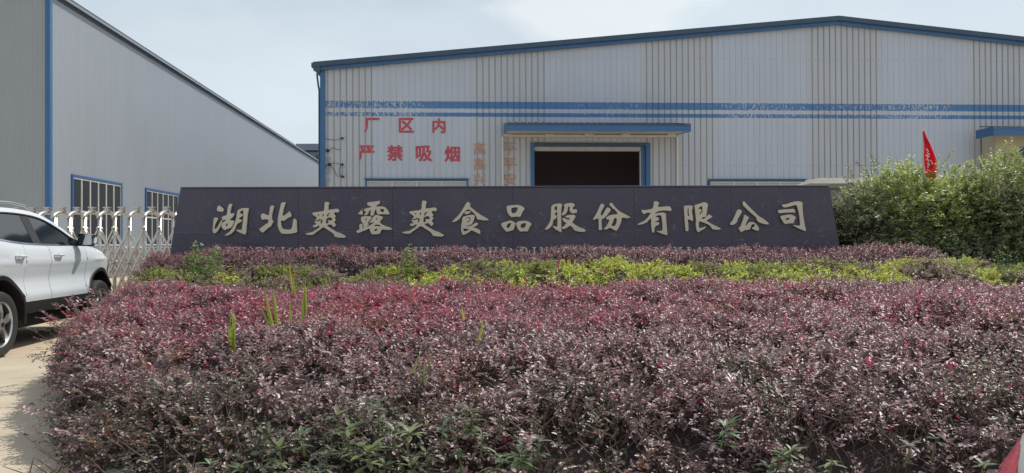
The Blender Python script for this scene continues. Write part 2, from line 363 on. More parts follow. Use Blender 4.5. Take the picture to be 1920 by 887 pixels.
# doorway
fr = .09
mb = MB(); mb.box(dL - .11, dL + .03, -.07, .22, 0, dT + .13); mb.build('door_frame', M['blue'], wh)
mb = MB(); mb.box(dR - .03, dR + .13, -.07, .22, 0, dT + .13); mb.build('door_frame', M['blue'], wh)
mb = MB(); mb.box(dL + .03, dR - .03, -.068, .22, dT - .0, dT + .128); mb.build('door_frame', M['blue_dark'], wh)
mb = MB(); mb.box(dL + .032, dR - .2, .06, .3, dT - .17, dT - .003); mb.build('roller_housing', M['blind'], wh, bevel=.01)
mb = MB(); mb.box(dR - .20, dR - .035, .05, .24, 0, dT - .005); mb.build('door_track', M['blue'], wh)
mb = MB(); mb.box(dR - .225, dR - .203, .06, .24, 0, dT - .18); mb.build('door_track_edge', M['offwhite'], wh)
mb = MB(); mb.box(dL - 3.0, dR + 3.0, 9.0, 9.1, 0, 6.5); mb.box(dL - 3.1, dL - 3.0, .1, 9.1, 0, 6.5); mb.box(dR + 3.0, dR + 3.1, .1, 9.1, 0, 6.5); mb.box(dL - 3.1, dR + 3.1, .1, 9.1, 6.5, 6.6)
mb.build('loading_bay', M['dark_in'], wh)
# windows
def wh_window(uL_, uR__, z0, z1, n):
    mb = MB(); t = .06
    mb.box(uL_ - t, uL_ + .012, -.06, .05, z0, z1 + t); mb.box(uR__ - .012, uR__ + t, -.06, .05, z0, z1 + t)
    mb.box(uL_ + .012, uR__ - .012, -.058, .05, z1 - .01, z1 + t - .002); mb.box(uL_ - t, uR__ + t, -.08, .05, z0 - .05, z0)
    wf = mb.build('window', M['blue'], wh)
    mb = MB(); mb.box(uL_ - .1, uR__ + .1, -.12, -.062, z1 + t - .004, z1 + t + .02); mb.build('drip_flashing', M['blue_dark'], wf)
    wdt = (uR__ - uL_ - .024) / n
    for k in range(n + 1):
        c = uL_ + .012 + k * wdt; a, b = c - .03, c + .03
        if k == 0: a = c + .001
        if k == n: b = c - .001
        mb = MB(); mb.box(a, b, -.035, .02, z0 + .001, z1 - .012); mb.build('mullion', M['offwhite'], wf)
    mb = MB(); mb.box(uL_ + .04, uR__ - .04, -.03, .018, z1 - .06, z1 - .013); mb.build('mullion', M['offwhite'], wf)
    for k in range(n):
        a = uL_ + .012 + k * wdt + .031; b = a + wdt - .062
        mb = MB(); mb.box(a, b, .0, .01, z0 + .01, z1 - .062); mb.build('pane', M['blind'], wf)
wh_window(w1L, w1R, 1.1, wT1, 4); wh_window(w2L, w2R, 1.1, wT2, 4)
# door canopy
cz = H(960, 252)[1]; cL = H(945, 250)[0]; cR = H(1270, 250)[0]
PF = Plane((0 + math.sin(WA) * 1.8, 30 - math.cos(WA) * 1.8), WA)
def canopy(cL, cR, cz, zt, zb, proj, mwall):
    c = wh
    mb = MB(); mb.prism([(cL, zb), (cR, zb), (cR, zt), (cL, zt)], -proj - .03, -proj); f = mb.build('canopy_fascia', M['blue'], c)
    mb = MB()
    n = int((cR - cL) / .24); pw = (cR - cL) / n
    for k in range(n):
        a = cL + k * pw
        xs = [(a, 0), (a + pw * .62, 0), (a + pw * .72, .035), (a + pw * .9, .035), (a + pw, 0)]
        for i in range(4):
            (xa, da), (xb, db) = xs[i], xs[i + 1]
            mb.add([(xa, -proj - .08, zt + .004 + da), (xb, -proj - .08, zt + .004 + db), (xb, -.035, cz + .42 + db), (xa, -.035, cz + .42 + da)], [(0, 1, 2, 3)])
            mb.add([(xa, -proj - .078, zt + .0 ), (xb, -proj - .078, zt + .0), (xb, -proj - .079, zt + .004 + db), (xa, -proj - .079, zt + .004 + da)], [(0, 1, 2, 3)])
    mb.build('canopy_sheet', M['blue_dark'], c)
    for u in (cL, cR - .03):
        mb = MB(); mb.add([(u, -proj, zb), (u, -.04, cz), (u, -.04, cz + .40), (u, -proj, zt), (u + .03, -proj, zb), (u + .03, -.04, cz), (u + .03, -.04, cz + .40), (u + .03, -proj, zt)],
            [(0,1,2,3),(4,7,6,5),(0,4,5,1),(1,5,6,2),(2,6,7,3),(3,7,4,0)]); mb.build('canopy_end', M['blue'], c)
    mb = MB(); mb.add([(cL + .035, -proj + .004, zb + .02), (cR - .035, -proj + .004, zb + .02), (cR - .035, -.045, cz + .02), (cL + .035, -.045, cz + .02)], [(0, 1, 2, 3)])
    mb.build('canopy_soffit', M['offwhite'], c)
zt_, zb_ = PF.hit(1100, 233.5)[1], PF.hit(1100, 246)[1]
canopy(cL, cR, cz, zt_, zb_, 1.8, None)
for px in (953, 1030, 1104, 1172, 1258):
    u, z = H(px, 253); mb = MB(); mb.box(u - .17, u + .17, -.16, -.045, z - .06, z + .02); mb.build('strip_light', M['offwhite'], wh, bevel=.01)
mb = MB(); mb.box(cL + .05, cR - .05, -.10, -.045, cz - .10, cz - .02); mb.build('canopy_rail', M['offwhite'], wh)
for u in (cL - .10, cR - .06):
    mb = MB(); mb.box(u, u + .07, -.13, -.045, 0, cz - .10); mb.build('canopy_post', M['offwhite'], wh)
# cables and wall lamps near left corner
def curve_pts(pl, pts, y): return [(pl.hit(*p)[0], y, pl.hit(*p)[1]) for p in pts]
for pts in ([(606, 258), (615, 262), (630, 263), (642, 260)], [(606, 282), (616, 284), (624, 277), (634, 281), (640, 280)],
            [(606, 316), (616, 308), (628, 306), (641, 309)], [(618, 308), (626, 318), (632, 330), (642, 332), (643, 312)], [(640, 310), (636, 318), (637, 328), (643, 331)]):
    mb = MB(); mb.tube(curve_pts(WP, pts, -.05), .008, 5); mb.build('cable', M['carblack'], wh)
for px, py in ((615, 283), (642, 309), (618, 309), (642, 260), (643, 332)):
    u, z = H(px, py); mb = MB(); r = .07 if px < 620 else .045
    mb.lathe([(0.001, -.06), (r * .6, -.05), (r, 0), (r * .7, .05), (.001, .07)], 10, 'x', (u, -.09, z)); mb.build('wall_lamp', M['carblack'], wh, smooth=True)

# painted characters
def text_mesh(ch, name, size_h, cx, cz, y, m, parent, bold=.0, hscale=1.0):
    bd, bold = bold, 0
    cu = bpy.data.curves.new(name, 'FONT'); cu.body = ch; cu.size = 1; cu.offset = bold; cu.resolution_u = 3
    to = bpy.data.objects.new(name, cu); COL.objects.link(to)
    dg = bpy.context.evaluated_depsgraph_get(); me = bpy.data.meshes.new_from_object(to.evaluated_get(dg)); bpy.data.objects.remove(to)
    n = len(me.vertices); co = np.empty(n * 3); me.vertices.foreach_get('co', co); co = co.reshape(-1, 3)
    mn, mxv = co.min(0), co.max(0); s = size_h / (mxv[1] - mn[1]); c = (mn + mxv) / 2
    new = np.stack([(co[:, 0] - c[0]) * s * hscale + cx, np.full(n, y), (co[:, 1] - c[1]) * s + cz], 1)
    fs = [tuple(p.vertices) for p in me.polygons]; mb = MB(); b_ = bd * size_h * 1.3
    for k, (dx, dz) in enumerate([(0, 0)] + ([(1, 0), (-1, 0), (0, 1), (0, -1), (.7, .7), (-.7, .7), (.7, -.7), (-.7, -.7)] if bd else [])):
        mb.add(new + np.array([dx * b_, -k * .00015, dz * b_]), fs)
    bpy.data.meshes.remove(me)
    return link(name, mb.mesh(name), parent, m)
def painted(ch, px, py, hpx, m, bold, y=-.0145):
    u, z = H(px, py); u0, z0 = H(px, py - hpx / 2); u1, z1 = H(px, py + hpx / 2)
    text_mesh(ch, 'painted_character', z0 - z1, u, z, y, m, wh, bold)
for ch, px, py, h in (('厂', 697, 235, 26), ('区', 762, 235, 26), ('内', 823, 236, 26), ('严', 687, 287, 27), ('禁', 741, 287, 28), ('吸', 795, 288, 28), ('烟', 848, 289, 28)):
    painted(ch, px, py, h, M['redpaint'], .026)
for ch, px, py in (('高', 899, 279), ('高', 899, 308), ('兴', 899, 337), ('平', 956, 279), ('平', 956, 308), ('安', 956, 336)):
    painted(ch, px, py, 23, M['orangepaint'], .005, -.0315)
for ch, py in (('您', 299), ('已', 311), ('进', 322), ('入', 334), ('厂', 345)):
    painted(ch, 615.5, py, 10, M['greypaint'], .0, -.0295)

# ------------------------------------------------------------------ left workshop
LA = math.atan2(.997, -.081)
cy = 24.6; c0 = at_depth(92, 455, cy)
ws = empty('workshop', (c0.x, cy, 0), 'tall grey ribbed workshop with blue corner trim and a long side wall', 'building', math.atan2(.081, .997) )
# local frame: +y runs down the side wall away from camera, -x runs along the gable
LP = Plane((c0.x, cy), math.atan2(.997, -.081))      # side wall plane, u = distance from the corner
HW = LP.hit(125, 1)[1]; HW = 9.0
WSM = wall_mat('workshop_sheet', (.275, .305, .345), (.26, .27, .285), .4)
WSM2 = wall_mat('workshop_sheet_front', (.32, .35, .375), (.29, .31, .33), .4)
wsw = [(LP.hit(135, 350)[0], LP.hit(226, 350)[0]), (LP.hit(273, 350)[0], LP.hit(334, 350)[0])]
d_ = wsw[1][0] - wsw[0][0]; wid = wsw[0][1] - wsw[0][0]
wsw = [(wsw[0][0] + k * d_, wsw[0][0] + k * d_ + wid) for k in range(8)]
WZ0, WZ1 = 1.15, 3.42
LEN = 72; p_ = .15
mb = MB(); n = int(LEN / p_)
for k in range(n):
    a = k * p_; e = a + p_; mid = (a + e) / 2
    iv = any(x0 < mid < x1 for x0, x1 in wsw)
    for z0, z1 in (((1.05, WZ0), (WZ1, HW)) if iv else ((1.05, HW),)):
        xs = [(a, 0), (a + .10, 0), (a + .11, .005), (a + .14, .005), (e, 0)]
        for i in range(4):
            mb.add([(xs[i][1], xs[i][0], z0), (xs[i+1][1], xs[i+1][0], z0), (xs[i+1][1], xs[i+1][0], z1), (xs[i][1], xs[i][0], z1)], [(0,1,2,3)])
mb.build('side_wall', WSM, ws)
gx = 30; p_ = .075; n = int(gx / p_); mb = MB()
for k in range(n):
    a = -k * p_; e = a - p_
    xs = [(a, 0), (a - .035, 0), (a - .043, -.009), (a - .067, -.009), (e, 0)]
    for i in range(4):
        zt = [HW + .1 * min(-x[0], gx + x[0]) for x in (xs[i], xs[i + 1])]
        mb.add([(xs[i][0], xs[i][1], 1.05), (xs[i+1][0], xs[i+1][1], 1.05), (xs[i+1][0], xs[i+1][1], zt[1]), (xs[i][0], xs[i][1], zt[0])], [(0,1,2,3)])
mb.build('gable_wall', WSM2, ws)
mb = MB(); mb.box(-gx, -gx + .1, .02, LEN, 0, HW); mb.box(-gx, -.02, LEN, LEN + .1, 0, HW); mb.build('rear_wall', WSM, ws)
mb = MB(); mb.box(-.09, .05, -.05, .11, 1.06, HW + .03); mb.build('corner_trim', M['blue'], ws)
mb = MB(); mb.box(-.01, .045, .115, LEN, HW - .14, HW - .08); mb.build('eave_trim', M['blue_dark'], ws)
for sgn in (0, 1):
    x0, x1 = (.14, -gx / 2) if sgn == 0 else (-gx / 2, -gx - .28)
    z0, z1 = (HW + .02, HW + 1.55) if sgn == 0 else (HW + 1.55, HW + .02)
    mb = MB(); mb.prism([(x0, z0), (x1, z1), (x1, z1 + .06), (x0, z0 + .06)], -.2, LEN + .3); mb.build('roof', M['blue_dark'], ws)
mb = MB(); mb.box(.075, .15, -.15, LEN, HW - .06, HW + .015); mb.build('gutter', M['greyblock'], ws)
# brick plinth: backing plus the bricks one can tell apart near the gate
mb = MB(); mb.box(-.1, .02, .11, LEN, 0, 1.05); mb.box(-gx, -.0, -.01, .1, 0, 1.05); mb.build('plinth', M['mortar'], ws)
mb = MB(); mb.box(.0, .06, .1, LEN, 1.052, 1.12); mb.build('plinth_coping', M['offwhite'], ws)
bm_ = MB(); bm_.box(.02, .03, 0, .24, 0, .066); bme = bm_.mesh('brick'); bme.materials.append(M['brick'])
mb = MB()
for r_ in range(14):
    k = 0; y = 4.4 + (r_ % 2) * .125 if r_ else 4.4
    while y < 40:
        mb.box(.02, .031 + rnd.uniform(0, .003), y, y + .238, r_ * .075 + .005, r_ * .075 + .068); y += .25
bk = mb.build('brick_course', M['brick'], ws); bk['kind'] = 'stuff'
# side windows
for wi, (a, e) in enumerate(wsw):
    if a > 60: break
    mb = MB(); t = .07
    mb.box(-.02, .05, a - t, a + .01, WZ0, WZ1 + t); mb.box(-.02, .05, e - .01, e + t, WZ0, WZ1 + t); mb.box(-.02, .048, a + .01, e - .01, WZ1 - .01, WZ1 + t - .002); mb.box(-.02, .07, a - t, e + t, WZ0 - .06, WZ0)
    mb.box(-.06, -.02, e + .0, e + .12, WZ0, WZ1)
    wf = mb.build('window', M['blue'], ws)
    n = 6; wd = (e - a - .02) / n
    for k in range(n + 1):
        c = a + .01 + k * wd; x0 = c - (.03 if k else -.001); x1 = c + (.03 if k < n else -.001)
        mb = MB(); mb.box(-.015, .028, x0, x1, WZ0 + .001, WZ1 - .011); mb.build('mullion', M['offwhite'], wf)
    for z in (WZ0 + .002, 2.27, WZ1 - .07):
        mb = MB(); mb.box(-.012, .026, a + .042, e - .042, z, z + .055); mb.build('transom', M['offwhite'], wf)
    for k in range(n):
        for z0, z1 in ((WZ0 + .058, 2.268), (2.327, WZ1 - .072)):
            mb = MB(); mb.box(-.008, .0, a + .01 + k * wd + .031, a + .01 + (k + 1) * wd - .031, z0, z1); mb.build('pane', M['glassdark'], wf)

# far building between the two
p = at_depth(580, 270, 95)
fb = empty('distant_building', (p.x, 95, 0), 'small grey flat roofed block far off between the two metal buildings', 'building')
zt = p.z
mb = MB(); mb.box(-3.2, 3, 0, 8, 0, zt - .9); mb.build('wall', M['greyblock'], fb)
mb = MB(); mb.box(-1.5, 3.4, -.3, 8, zt - .35, zt); mb.box(-2.7, 1.5, -.5, 7, zt - .8, zt - .36); mb.build('roof', M['greyblock'], fb)
mb = MB()
for k in range(5): mb.box(-2.4 + k * 1.05, -1.9 + k * 1.05, -.02, .05, zt - 2.2, zt - 1.3)
mb.build('window', M['glassdark'], fb)

# ------------------------------------------------------------------ right annex with blue awning
AP = Plane((math.sin(WA) * .85, 30 - math.cos(WA) * .85), WA)
a0, az = AP.hit(1866, 256)
an = empty('gate_office', (AP.o.x, AP.o.y, 0), 'cream coloured lean-to office with blue awning at the edge of the warehouse front', 'building', WA)
mb = MB(); mb.box(a0, a0 + 7, 0, .78, 0, az + .15); mb.build('wall', M['cream'], an)
wx, wz = AP.hit(1911, 276); _, wz0 = AP.hit(1911, 308)
mb = MB(); mb.box(wx, wx + 1.6, -.03, -.002, wz0 - .6, wz); f_ = mb.build('window', M['blue'], an)
for k in range(3):
    mb = MB(); mb.box(wx + .06 + k * .51, wx + .06 + k * .51 + .46, -.045, -.032, wz0 - .55, wz - .06); mb.build('pane', M['glassdark'], f_)
AF = Plane((math.sin(WA) * 1.85, 30 - math.cos(WA) * 1.85), WA)
ax0, az1 = AF.hit(1862, 240); _, az0 = AF.hit(1862, 254)
mb = MB(); mb.box(ax0, ax0 + 8, -1.03, -1.0, az0, az1); mb.build('awning_fascia', M['blue'], an)
mb = MB(); mb.box(ax0, ax0 + .03, -1.0, -.01, az0, az1 + .05); mb.build('awning_end', M['blue'], an)
mb = MB(); n = 33
for k in range(n):
    a = ax0 + k * .24; xs = [(a, 0), (a + .15, 0), (a + .17, .03), (a + .22, .03), (a + .24, 0)]
    for i in range(4):
        (xa, da), (xb, db) = xs[i], xs[i + 1]
        mb.add([(xa, -1.06, az1 + .005 + da), (xb, -1.06, az1 + .005 + db), (xb, -.01, az1 + .18 + db), (xa, -.01, az1 + .18 + da)], [(0,1,2,3)])
mb.build('awning_sheet', M['blue_dark'], an)

# ------------------------------------------------------------------ name wall
SA = R(.9); SP = Plane((0, 12.8), SA)
sg = empty('name_wall', (0, 12.8, 0), 'dark granite name wall with raised gold Chinese characters behind the hedge', 'sign wall', SA)
tl = SP.hit(340, 351); tr = SP.hit(1553, 347); bl = SP.hit(322, 465); br = SP.hit(1573, 462)
zT = (tl[1] + tr[1]) / 2
kl = (tl[0] - bl[0]) / (tl[1] - bl[1]); kr = (tr[0] - br[0]) / (tr[1] - br[1])
def xl(z): return tl[0] + kl * (z - zT)
def xr(z): return tr[0] + kr * (z - zT)
zS = SP.hit(900, 433)[1]
mb = MB(); i_ = .02
mb.prism([(xl(0) + i_, 0), (xr(0) - i_, 0), (xr(zT) - i_, zT - .03), (xl(zT) + i_, zT - .03)], .0, .5); mb.build('core', M['core'], sg)
cuts = [SP.hit(p, 400)[0] for p in (560, 737, 962, 1188, 1370)]
def slab(z0, z1, a, b, k):
    g = .001
    p0 = xl(z0) if a is None else a + g; p1 = xr(z0) if b is None else b - g
    q0 = xl(z1) if a is None else a + g; q1 = xr(z1) if b is None else b - g
    mb = MB(); mb.prism([(p0, z0 + .002), (p1, z0 + .002), (q1, z1 - .002), (q0, z1 - .002)], -.03 - rnd.uniform(0, .0015), -.002)
    mb.build('granite_slab', GRAN[k % 3], sg, bevel=.002)
es = [None] + cuts + [None]
for z in (.62, zS):
    mb = MB(); mb.prism([(xl(z) + .03, z - .0018), (xr(z) - .03, z - .0018), (xr(z) - .03, z + .0018), (xl(z) + .03, z + .0018)], -.0315, -.001); mb.build('joint', M['mortar'], sg)
for j, (z0, z1) in enumerate(((zS, zT - .03), (.62, zS), (0, .62))):
    for k in range(len(es) - 1): slab(z0, z1, es[k], es[k + 1], k + j)
# side and top slabs
mb = MB(); g = .004
mb.prism([(xl(zT) - .001, zT - .028), (xr(zT) + .001, zT - .028), (xr(zT) + .001, zT), (xl(zT) - .001, zT)], -.036, .52); mb.build('top_slab', GRAN[1], sg, bevel=.003)
for f_, s_ in ((xl, -1), (xr, 1)):
    x0, x1 = f_(0), f_(zT)
    mb = MB(); mb.prism([(x0, 0), (x0 - s_ * .018, 0), (x1 - s_ * .018, zT - .03), (x1, zT - .03)], .001, .52); mb.build('side_slab', GRAN[2], sg)

G = {}
G['湖'] = (390, [[(225,290),(222,240),(240,190),(262,175),(300,195),(345,240),(362,270),(345,305),(290,302)],
 [(165,430),(205,422),(250,455),(210,510),(175,590),(163,640),(180,662),(205,655),(240,610),(285,530),(318,465),(330,480),(322,540),(300,590),(270,650),(225,720),(175,757),(140,735),(132,690),(142,560),(150,480)],
 [(480,140),(520,142),(538,158),(515,215),(497,300),(495,350),(540,335),(575,342),(578,370),(545,420),(480,475),(500,480),(560,490),(578,512),(550,570),(520,635),(430,665),(380,690),(340,655),(310,600),(330,545),(345,520),(405,490),(400,468),(375,475),(345,485),(325,440),(322,415),(350,400),(430,372),(435,280),(450,200)],
 [(660,265),(740,232),(860,228),(882,255),(862,310),(840,500),(820,775),(790,778),(720,750),(650,715),(605,680),(650,675),(715,685),(735,665),(745,600),(765,460),(768,340),(765,285),(745,278),(710,300),(685,345),(745,345),(755,365),(740,400),(690,430),(665,460),(735,468),(742,480),(725,515),(660,545),(635,565),(600,640),(575,705),(520,760),(450,795),(380,798),(400,775),(480,720),(535,650),(580,560),(610,480),(625,400),(640,300)]],
 [[(400,590),(415,555),(440,545),(450,565),(430,600),(408,612)]])
G['北'] = (480, [[(320,195),(360,175),(408,190),(385,260),(360,370),(358,480),(400,492),(360,560),(345,605),(280,645),(210,710),(165,745),(88,668),(150,625),(220,570),(285,530),(290,465),(210,462),(155,475),(130,420),(132,365),(165,338),(240,365),(298,388),(310,290)],
 [(545,140),(570,110),(635,110),(642,125),(605,230),(568,400),(640,365),(720,295),(740,320),(768,400),(690,435),(610,500),(545,485),(550,580),(570,640),(610,668),(700,675),(750,670),(780,610),(800,460),(830,445),(870,485),(872,600),(882,720),(850,742),(720,765),(560,762),(510,690),(478,600),(480,460),(510,300)]], [])
SH = [[(455,100),(520,105),(548,125),(530,180),(520,268),(600,258),(710,240),(745,262),(750,300),(725,325),(665,312),(640,345),(665,375),(680,400),(655,440),(688,470),(640,515),(690,580),(640,630),(610,600),(585,565),(500,582),(520,610),(600,660),(700,725),(800,755),(900,820),(860,845),(760,845),(665,828),(640,770),(600,735),(540,700),(480,655),(420,625),(360,675),(280,730),(210,785),(100,785),(45,760),(120,740),(200,725),(300,660),(355,602),(320,592),(280,625),(212,622),(210,580),(265,575),(285,560),(245,530),(240,508),(320,500),(365,480),(378,495),(365,540),(382,558),(405,510),(410,470),(380,475),(350,455),(310,480),(245,490),(265,465),(295,440),(285,425),(260,400),(235,380),(210,378),(192,325),(300,310),(440,292),(445,200)]]
SHH = [[(300,375),(322,360),(345,368),(325,388)], [(405,355),(430,350),(432,375),(420,410),(405,400),(412,380)], [(500,370),(520,345),(575,328),(565,345),(540,355),(520,380),(545,385),(510,405),(490,415)],
 [(485,450),(540,425),(590,425),(612,455),(590,490),(540,480),(505,485),(540,510),(510,545),(480,555),(478,500)]]
G['爽1'] = (570, SH, SHH)
mv = lambda L: [[(x + 16 + (x - 450) * .03, y - 26) for x, y in p] for p in L]
G['爽2'] = (750, mv(SH), mv(SHH))
G['露'] = (660, [[(335,115),(370,108),(470,98),(590,80),(600,100),(590,135),(540,165),(508,200),(640,195),(710,215),(760,280),(800,350),(770,362),(610,355),(560,362),(540,345),(525,310),(522,265),(500,262),(480,320),(470,370),(440,388),(400,380),(395,355),(410,290),(385,270),(360,325),(330,372),(270,378),(265,365),(300,325),(300,290),(258,285),(275,250),(340,225),(420,210),(400,190),(350,180),(332,140)],
 [(145,340),(200,285),(235,275),(240,350),(225,370),(170,358)],
 [(215,408),(290,395),(400,398),(428,425),(395,475),(335,540),(375,555),(350,580),(310,620),(400,580),(450,545),(475,528),(450,522),(400,540),(370,530),(410,490),(450,420),(500,368),(590,385),(668,418),(620,480),(585,520),(640,570),(720,605),(800,630),(862,662),(800,685),(720,682),(650,668),(615,710),(595,765),(430,778),(405,730),(375,645),(330,675),(240,710),(145,752),(102,712),(130,690),(175,665),(168,600),(180,560),(215,552),(240,575),(232,650),(252,645),(258,590),(240,545),(205,490),(202,440)]],
 [[(590,285),(620,250),(660,245),(688,275),(675,305),(645,318)], [(285,475),(310,442),(328,455),(300,488)], [(505,452),(535,432),(552,450),(525,472)], [(470,605),(500,575),(545,568),(590,580),(620,608),(560,600),(510,600)], [(468,695),(500,665),(535,652),(545,665),(520,698),(480,710)]])
G['食'] = (840, [[(375,140),(415,98),(450,115),(475,150),(455,190),(520,245),(620,330),(740,400),(850,465),(830,488),(740,485),(610,465),(590,400),(540,330),(480,285),(440,258),(400,262),(365,295),(325,335),(290,380),(250,450),(190,495),(130,520),(80,515),(150,450),(230,370),(300,270)],
 [(338,335),(375,302),(400,292),(465,290),(476,310),(440,345),(370,358)],
 [(305,415),(400,385),(500,365),(560,380),(555,440),(520,530),(490,570),(440,588),(370,600),(420,608),(480,597),(540,560),(590,522),(635,555),(590,600),(520,628),(600,650),(660,675),(680,740),(655,768),(600,740),(490,685),(430,740),(330,788),(300,770),(275,690),(280,600),(295,500)]],
 [[(370,440),(420,420),(460,425),(472,450),(465,490),(430,515),(370,535),(420,500),(450,485),(455,450),(430,435)], [(320,650),(400,660),(450,665),(410,695),(350,712),(328,700)]])
G['品'] = (930, [[(215,190),(300,175),(450,162),(530,185),(600,240),(545,310),(510,410),(400,405),(315,420),(250,350),(225,270)], [(105,555),(130,535),(220,505),(310,487),(360,510),(408,550),(385,610),(360,685),(290,705),(215,722),(180,680),(120,610)], [(418,530),(480,500),(600,487),(680,510),(742,560),(690,630),(660,715),(580,708),(500,720),(450,660),(425,600)]],
 [[(318,235),(370,215),(430,212),(452,230),(430,300),(400,332),(330,338),(316,300)], [(215,610),(240,560),(295,535),(315,545),(295,600),(260,645),(230,640)], [(502,600),(520,560),(590,535),(622,550),(615,600),(580,638),(520,642)]])
G['股'] = (1015, [[(205,180),(270,145),(390,130),(432,160),(408,220),(405,400),(408,600),(413,738),(360,710),(280,665),(220,600),(280,605),(325,625),(330,500),(320,300),(320,200),(300,185),(272,210),(268,265),(315,275),(318,295),(290,330),(255,365),(305,375),(315,400),(305,440),(240,480),(228,570),(185,630),(120,675),(60,678),(110,610),(160,540),(190,460),(195,300)],
 [(460,155),(520,135),(620,122),(680,145),(685,180),(645,220),(645,262),(720,255),(738,285),(725,325),(650,342),(600,320),(575,270),(580,200),(560,190),(540,225),(538,290),(500,350),(450,378),(415,375),(430,335),(460,280),(475,200)],
 [(480,400),(560,370),(680,368),(705,400),(670,470),(630,525),(700,580),(790,630),(880,660),(922,700),(880,722),(780,720),(670,690),(650,640),(590,590),(520,640),(460,665),(418,660),(418,630),(470,595),(515,545),(440,495),(430,445),(460,425),(500,455),(560,475),(582,455),(575,430),(535,440)]], [])
G['份'] = (1100, [[(300,130),(362,170),(320,250),(285,310),(278,360),(302,395),(340,340),(385,250),(425,210),(492,255),(450,330),(380,410),(330,455),(298,450),(298,560),(312,685),(235,685),(240,560),(230,435),(170,465),(110,478),(160,400),(220,290),(265,180)],
 [(450,145),(510,115),(560,190),(640,275),(740,335),(840,385),(905,425),(820,442),(715,425),(700,530),(660,620),(605,705),(540,675),(475,635),(410,670),(335,675),(380,620),(430,560),(465,465),(420,470),(380,430),(450,385),(530,365),(640,355),(600,290),(500,210)]],
 [[(565,435),(600,435),(615,470),(605,540),(570,605),(520,600),(498,590),(530,520)]])
G['有'] = (1185, [[(445,88),(500,90),(552,128),(525,160),(518,208),(640,200),(760,188),(790,225),(802,280),(770,290),(650,275),(520,295),(470,328),(455,345),(560,325),(640,318),(685,345),(690,480),(705,640),(720,795),(640,775),(560,745),(478,700),(540,705),(600,700),(618,680),(612,520),(590,400),(570,375),(510,380),(465,415),(520,420),(545,450),(530,480),(470,505),(450,525),(520,515),(550,545),(540,570),(480,600),(452,630),(445,735),(400,735),(390,680),(380,560),(378,435),(340,470),(300,520),(220,560),(120,578),(92,568),(150,535),(250,490),(320,410),(378,325),(290,325),(225,360),(172,290),(200,270),(300,268),(410,240),(430,180)]], [])
G['限'] = (1270, [[(115,190),(160,175),(305,180),(290,240),(280,320),(300,420),(303,500),(240,475),(192,455),(205,560),(212,705),(150,708),(140,560),(125,400)],
 [(335,165),(400,150),(500,115),(560,108),(615,150),(595,250),(580,370),(570,410),(520,415),(470,435),(520,460),(570,420),(635,355),(710,410),(640,450),(575,490),(660,540),(760,595),(885,650),(840,678),(710,675),(670,620),(620,570),(540,535),(430,500),(420,560),(425,640),(490,640),(575,600),(560,640),(480,690),(410,733),(380,700),(362,600),(365,450),(345,280)]],
 [[(188,240),(212,225),(212,330),(235,395),(195,388),(190,320)], [(412,245),(430,215),(490,182),(498,230),(495,325),(440,362),(428,350),(480,300),(470,255),(440,245)]])
G['公'] = (1355, [[(300,248),(378,288),(350,350),(285,450),(270,520),(200,575),(150,580),(118,560),(180,490),(225,400),(260,310)],
 [(388,100),(420,88),(480,160),(590,270),(710,390),(830,460),(935,548),(920,568),(840,565),(750,535),(690,500),(670,430),(630,390),(520,300),(430,210),(395,170)],
 [(415,375),(440,368),(525,430),(490,470),(440,585),(470,580),(520,520),(580,515),(640,535),(700,600),(728,660),(710,700),(640,690),(570,645),(630,615),(640,580),(600,555),(565,580),(550,640),(530,675),(420,690),(355,733),(325,690),(300,640),(340,620),(375,530),(405,440)]], [])
G['司'] = (1440, [[(248,158),(350,148),(530,90),(640,92),(685,120),(678,180),(690,350),(715,520),(758,710),(700,695),(560,635),(475,580),(560,588),(640,595),(620,400),(590,250),(560,170),(500,172),(380,205),(290,222)],
 [(175,270),(350,255),(510,242),(540,325),(460,318),(330,325),(190,340)], [(220,400),(300,375),(430,358),(500,385),(552,420),(510,480),(500,545),(400,545),(320,565),(270,500)]],
 [[(330,460),(360,432),(410,435),(412,455),(370,478),(340,475)]])
def chaikin(p):
    o = []
    for i in range(len(p)):
        a, b = p[i], p[(i + 1) % len(p)]; o += [(a[0]*.82+b[0]*.18, a[1]*.82+b[1]*.18), (a[0]*.18+b[0]*.82, a[1]*.18+b[1]*.82)]
    return o
def glyph_mesh(polys, name, thick):
    cu = bpy.data.curves.new(name, 'CURVE'); cu.dimensions = '2D'; cu.fill_mode = 'BOTH'; cu.extrude = thick / 2; cu.bevel_depth = .004; cu.bevel_resolution = 0; cu.offset = -.003
    for p in polys:
        sp = cu.splines.new('POLY'); sp.points.add(len(p) - 1)
        for k, (x, y) in enumerate(p): sp.points[k].co = (x, y, 0, 1)
        sp.use_cyclic_u = True
    to = bpy.data.objects.new(name, cu); COL.objects.link(to)
    dg = bpy.context.evaluated_depsgraph_get(); me = bpy.data.meshes.new_from_object(to.evaluated_get(dg)); bpy.data.objects.remove(to)
    me.materials.clear(); return me
for k, (x0, outs, holes) in G.items():
    polys = []
    for p in outs + holes:
        polys.append([SP.hit(x0 + x / 11.09, 370 + y / 11.09) for x, y in chaikin(p)])
    me = glyph_mesh(polys, 'raised_character', .035)
    co = np.empty(len(me.vertices) * 3); me.vertices.foreach_get('co', co); co = co.reshape(-1, 3)
    me.vertices.foreach_set('co', np.stack([co[:, 0], -.058 - co[:, 2], co[:, 1]], 1).ravel()); me.flip_normals(); me.update()
    link('raised_character', me, sg, M['letter'])
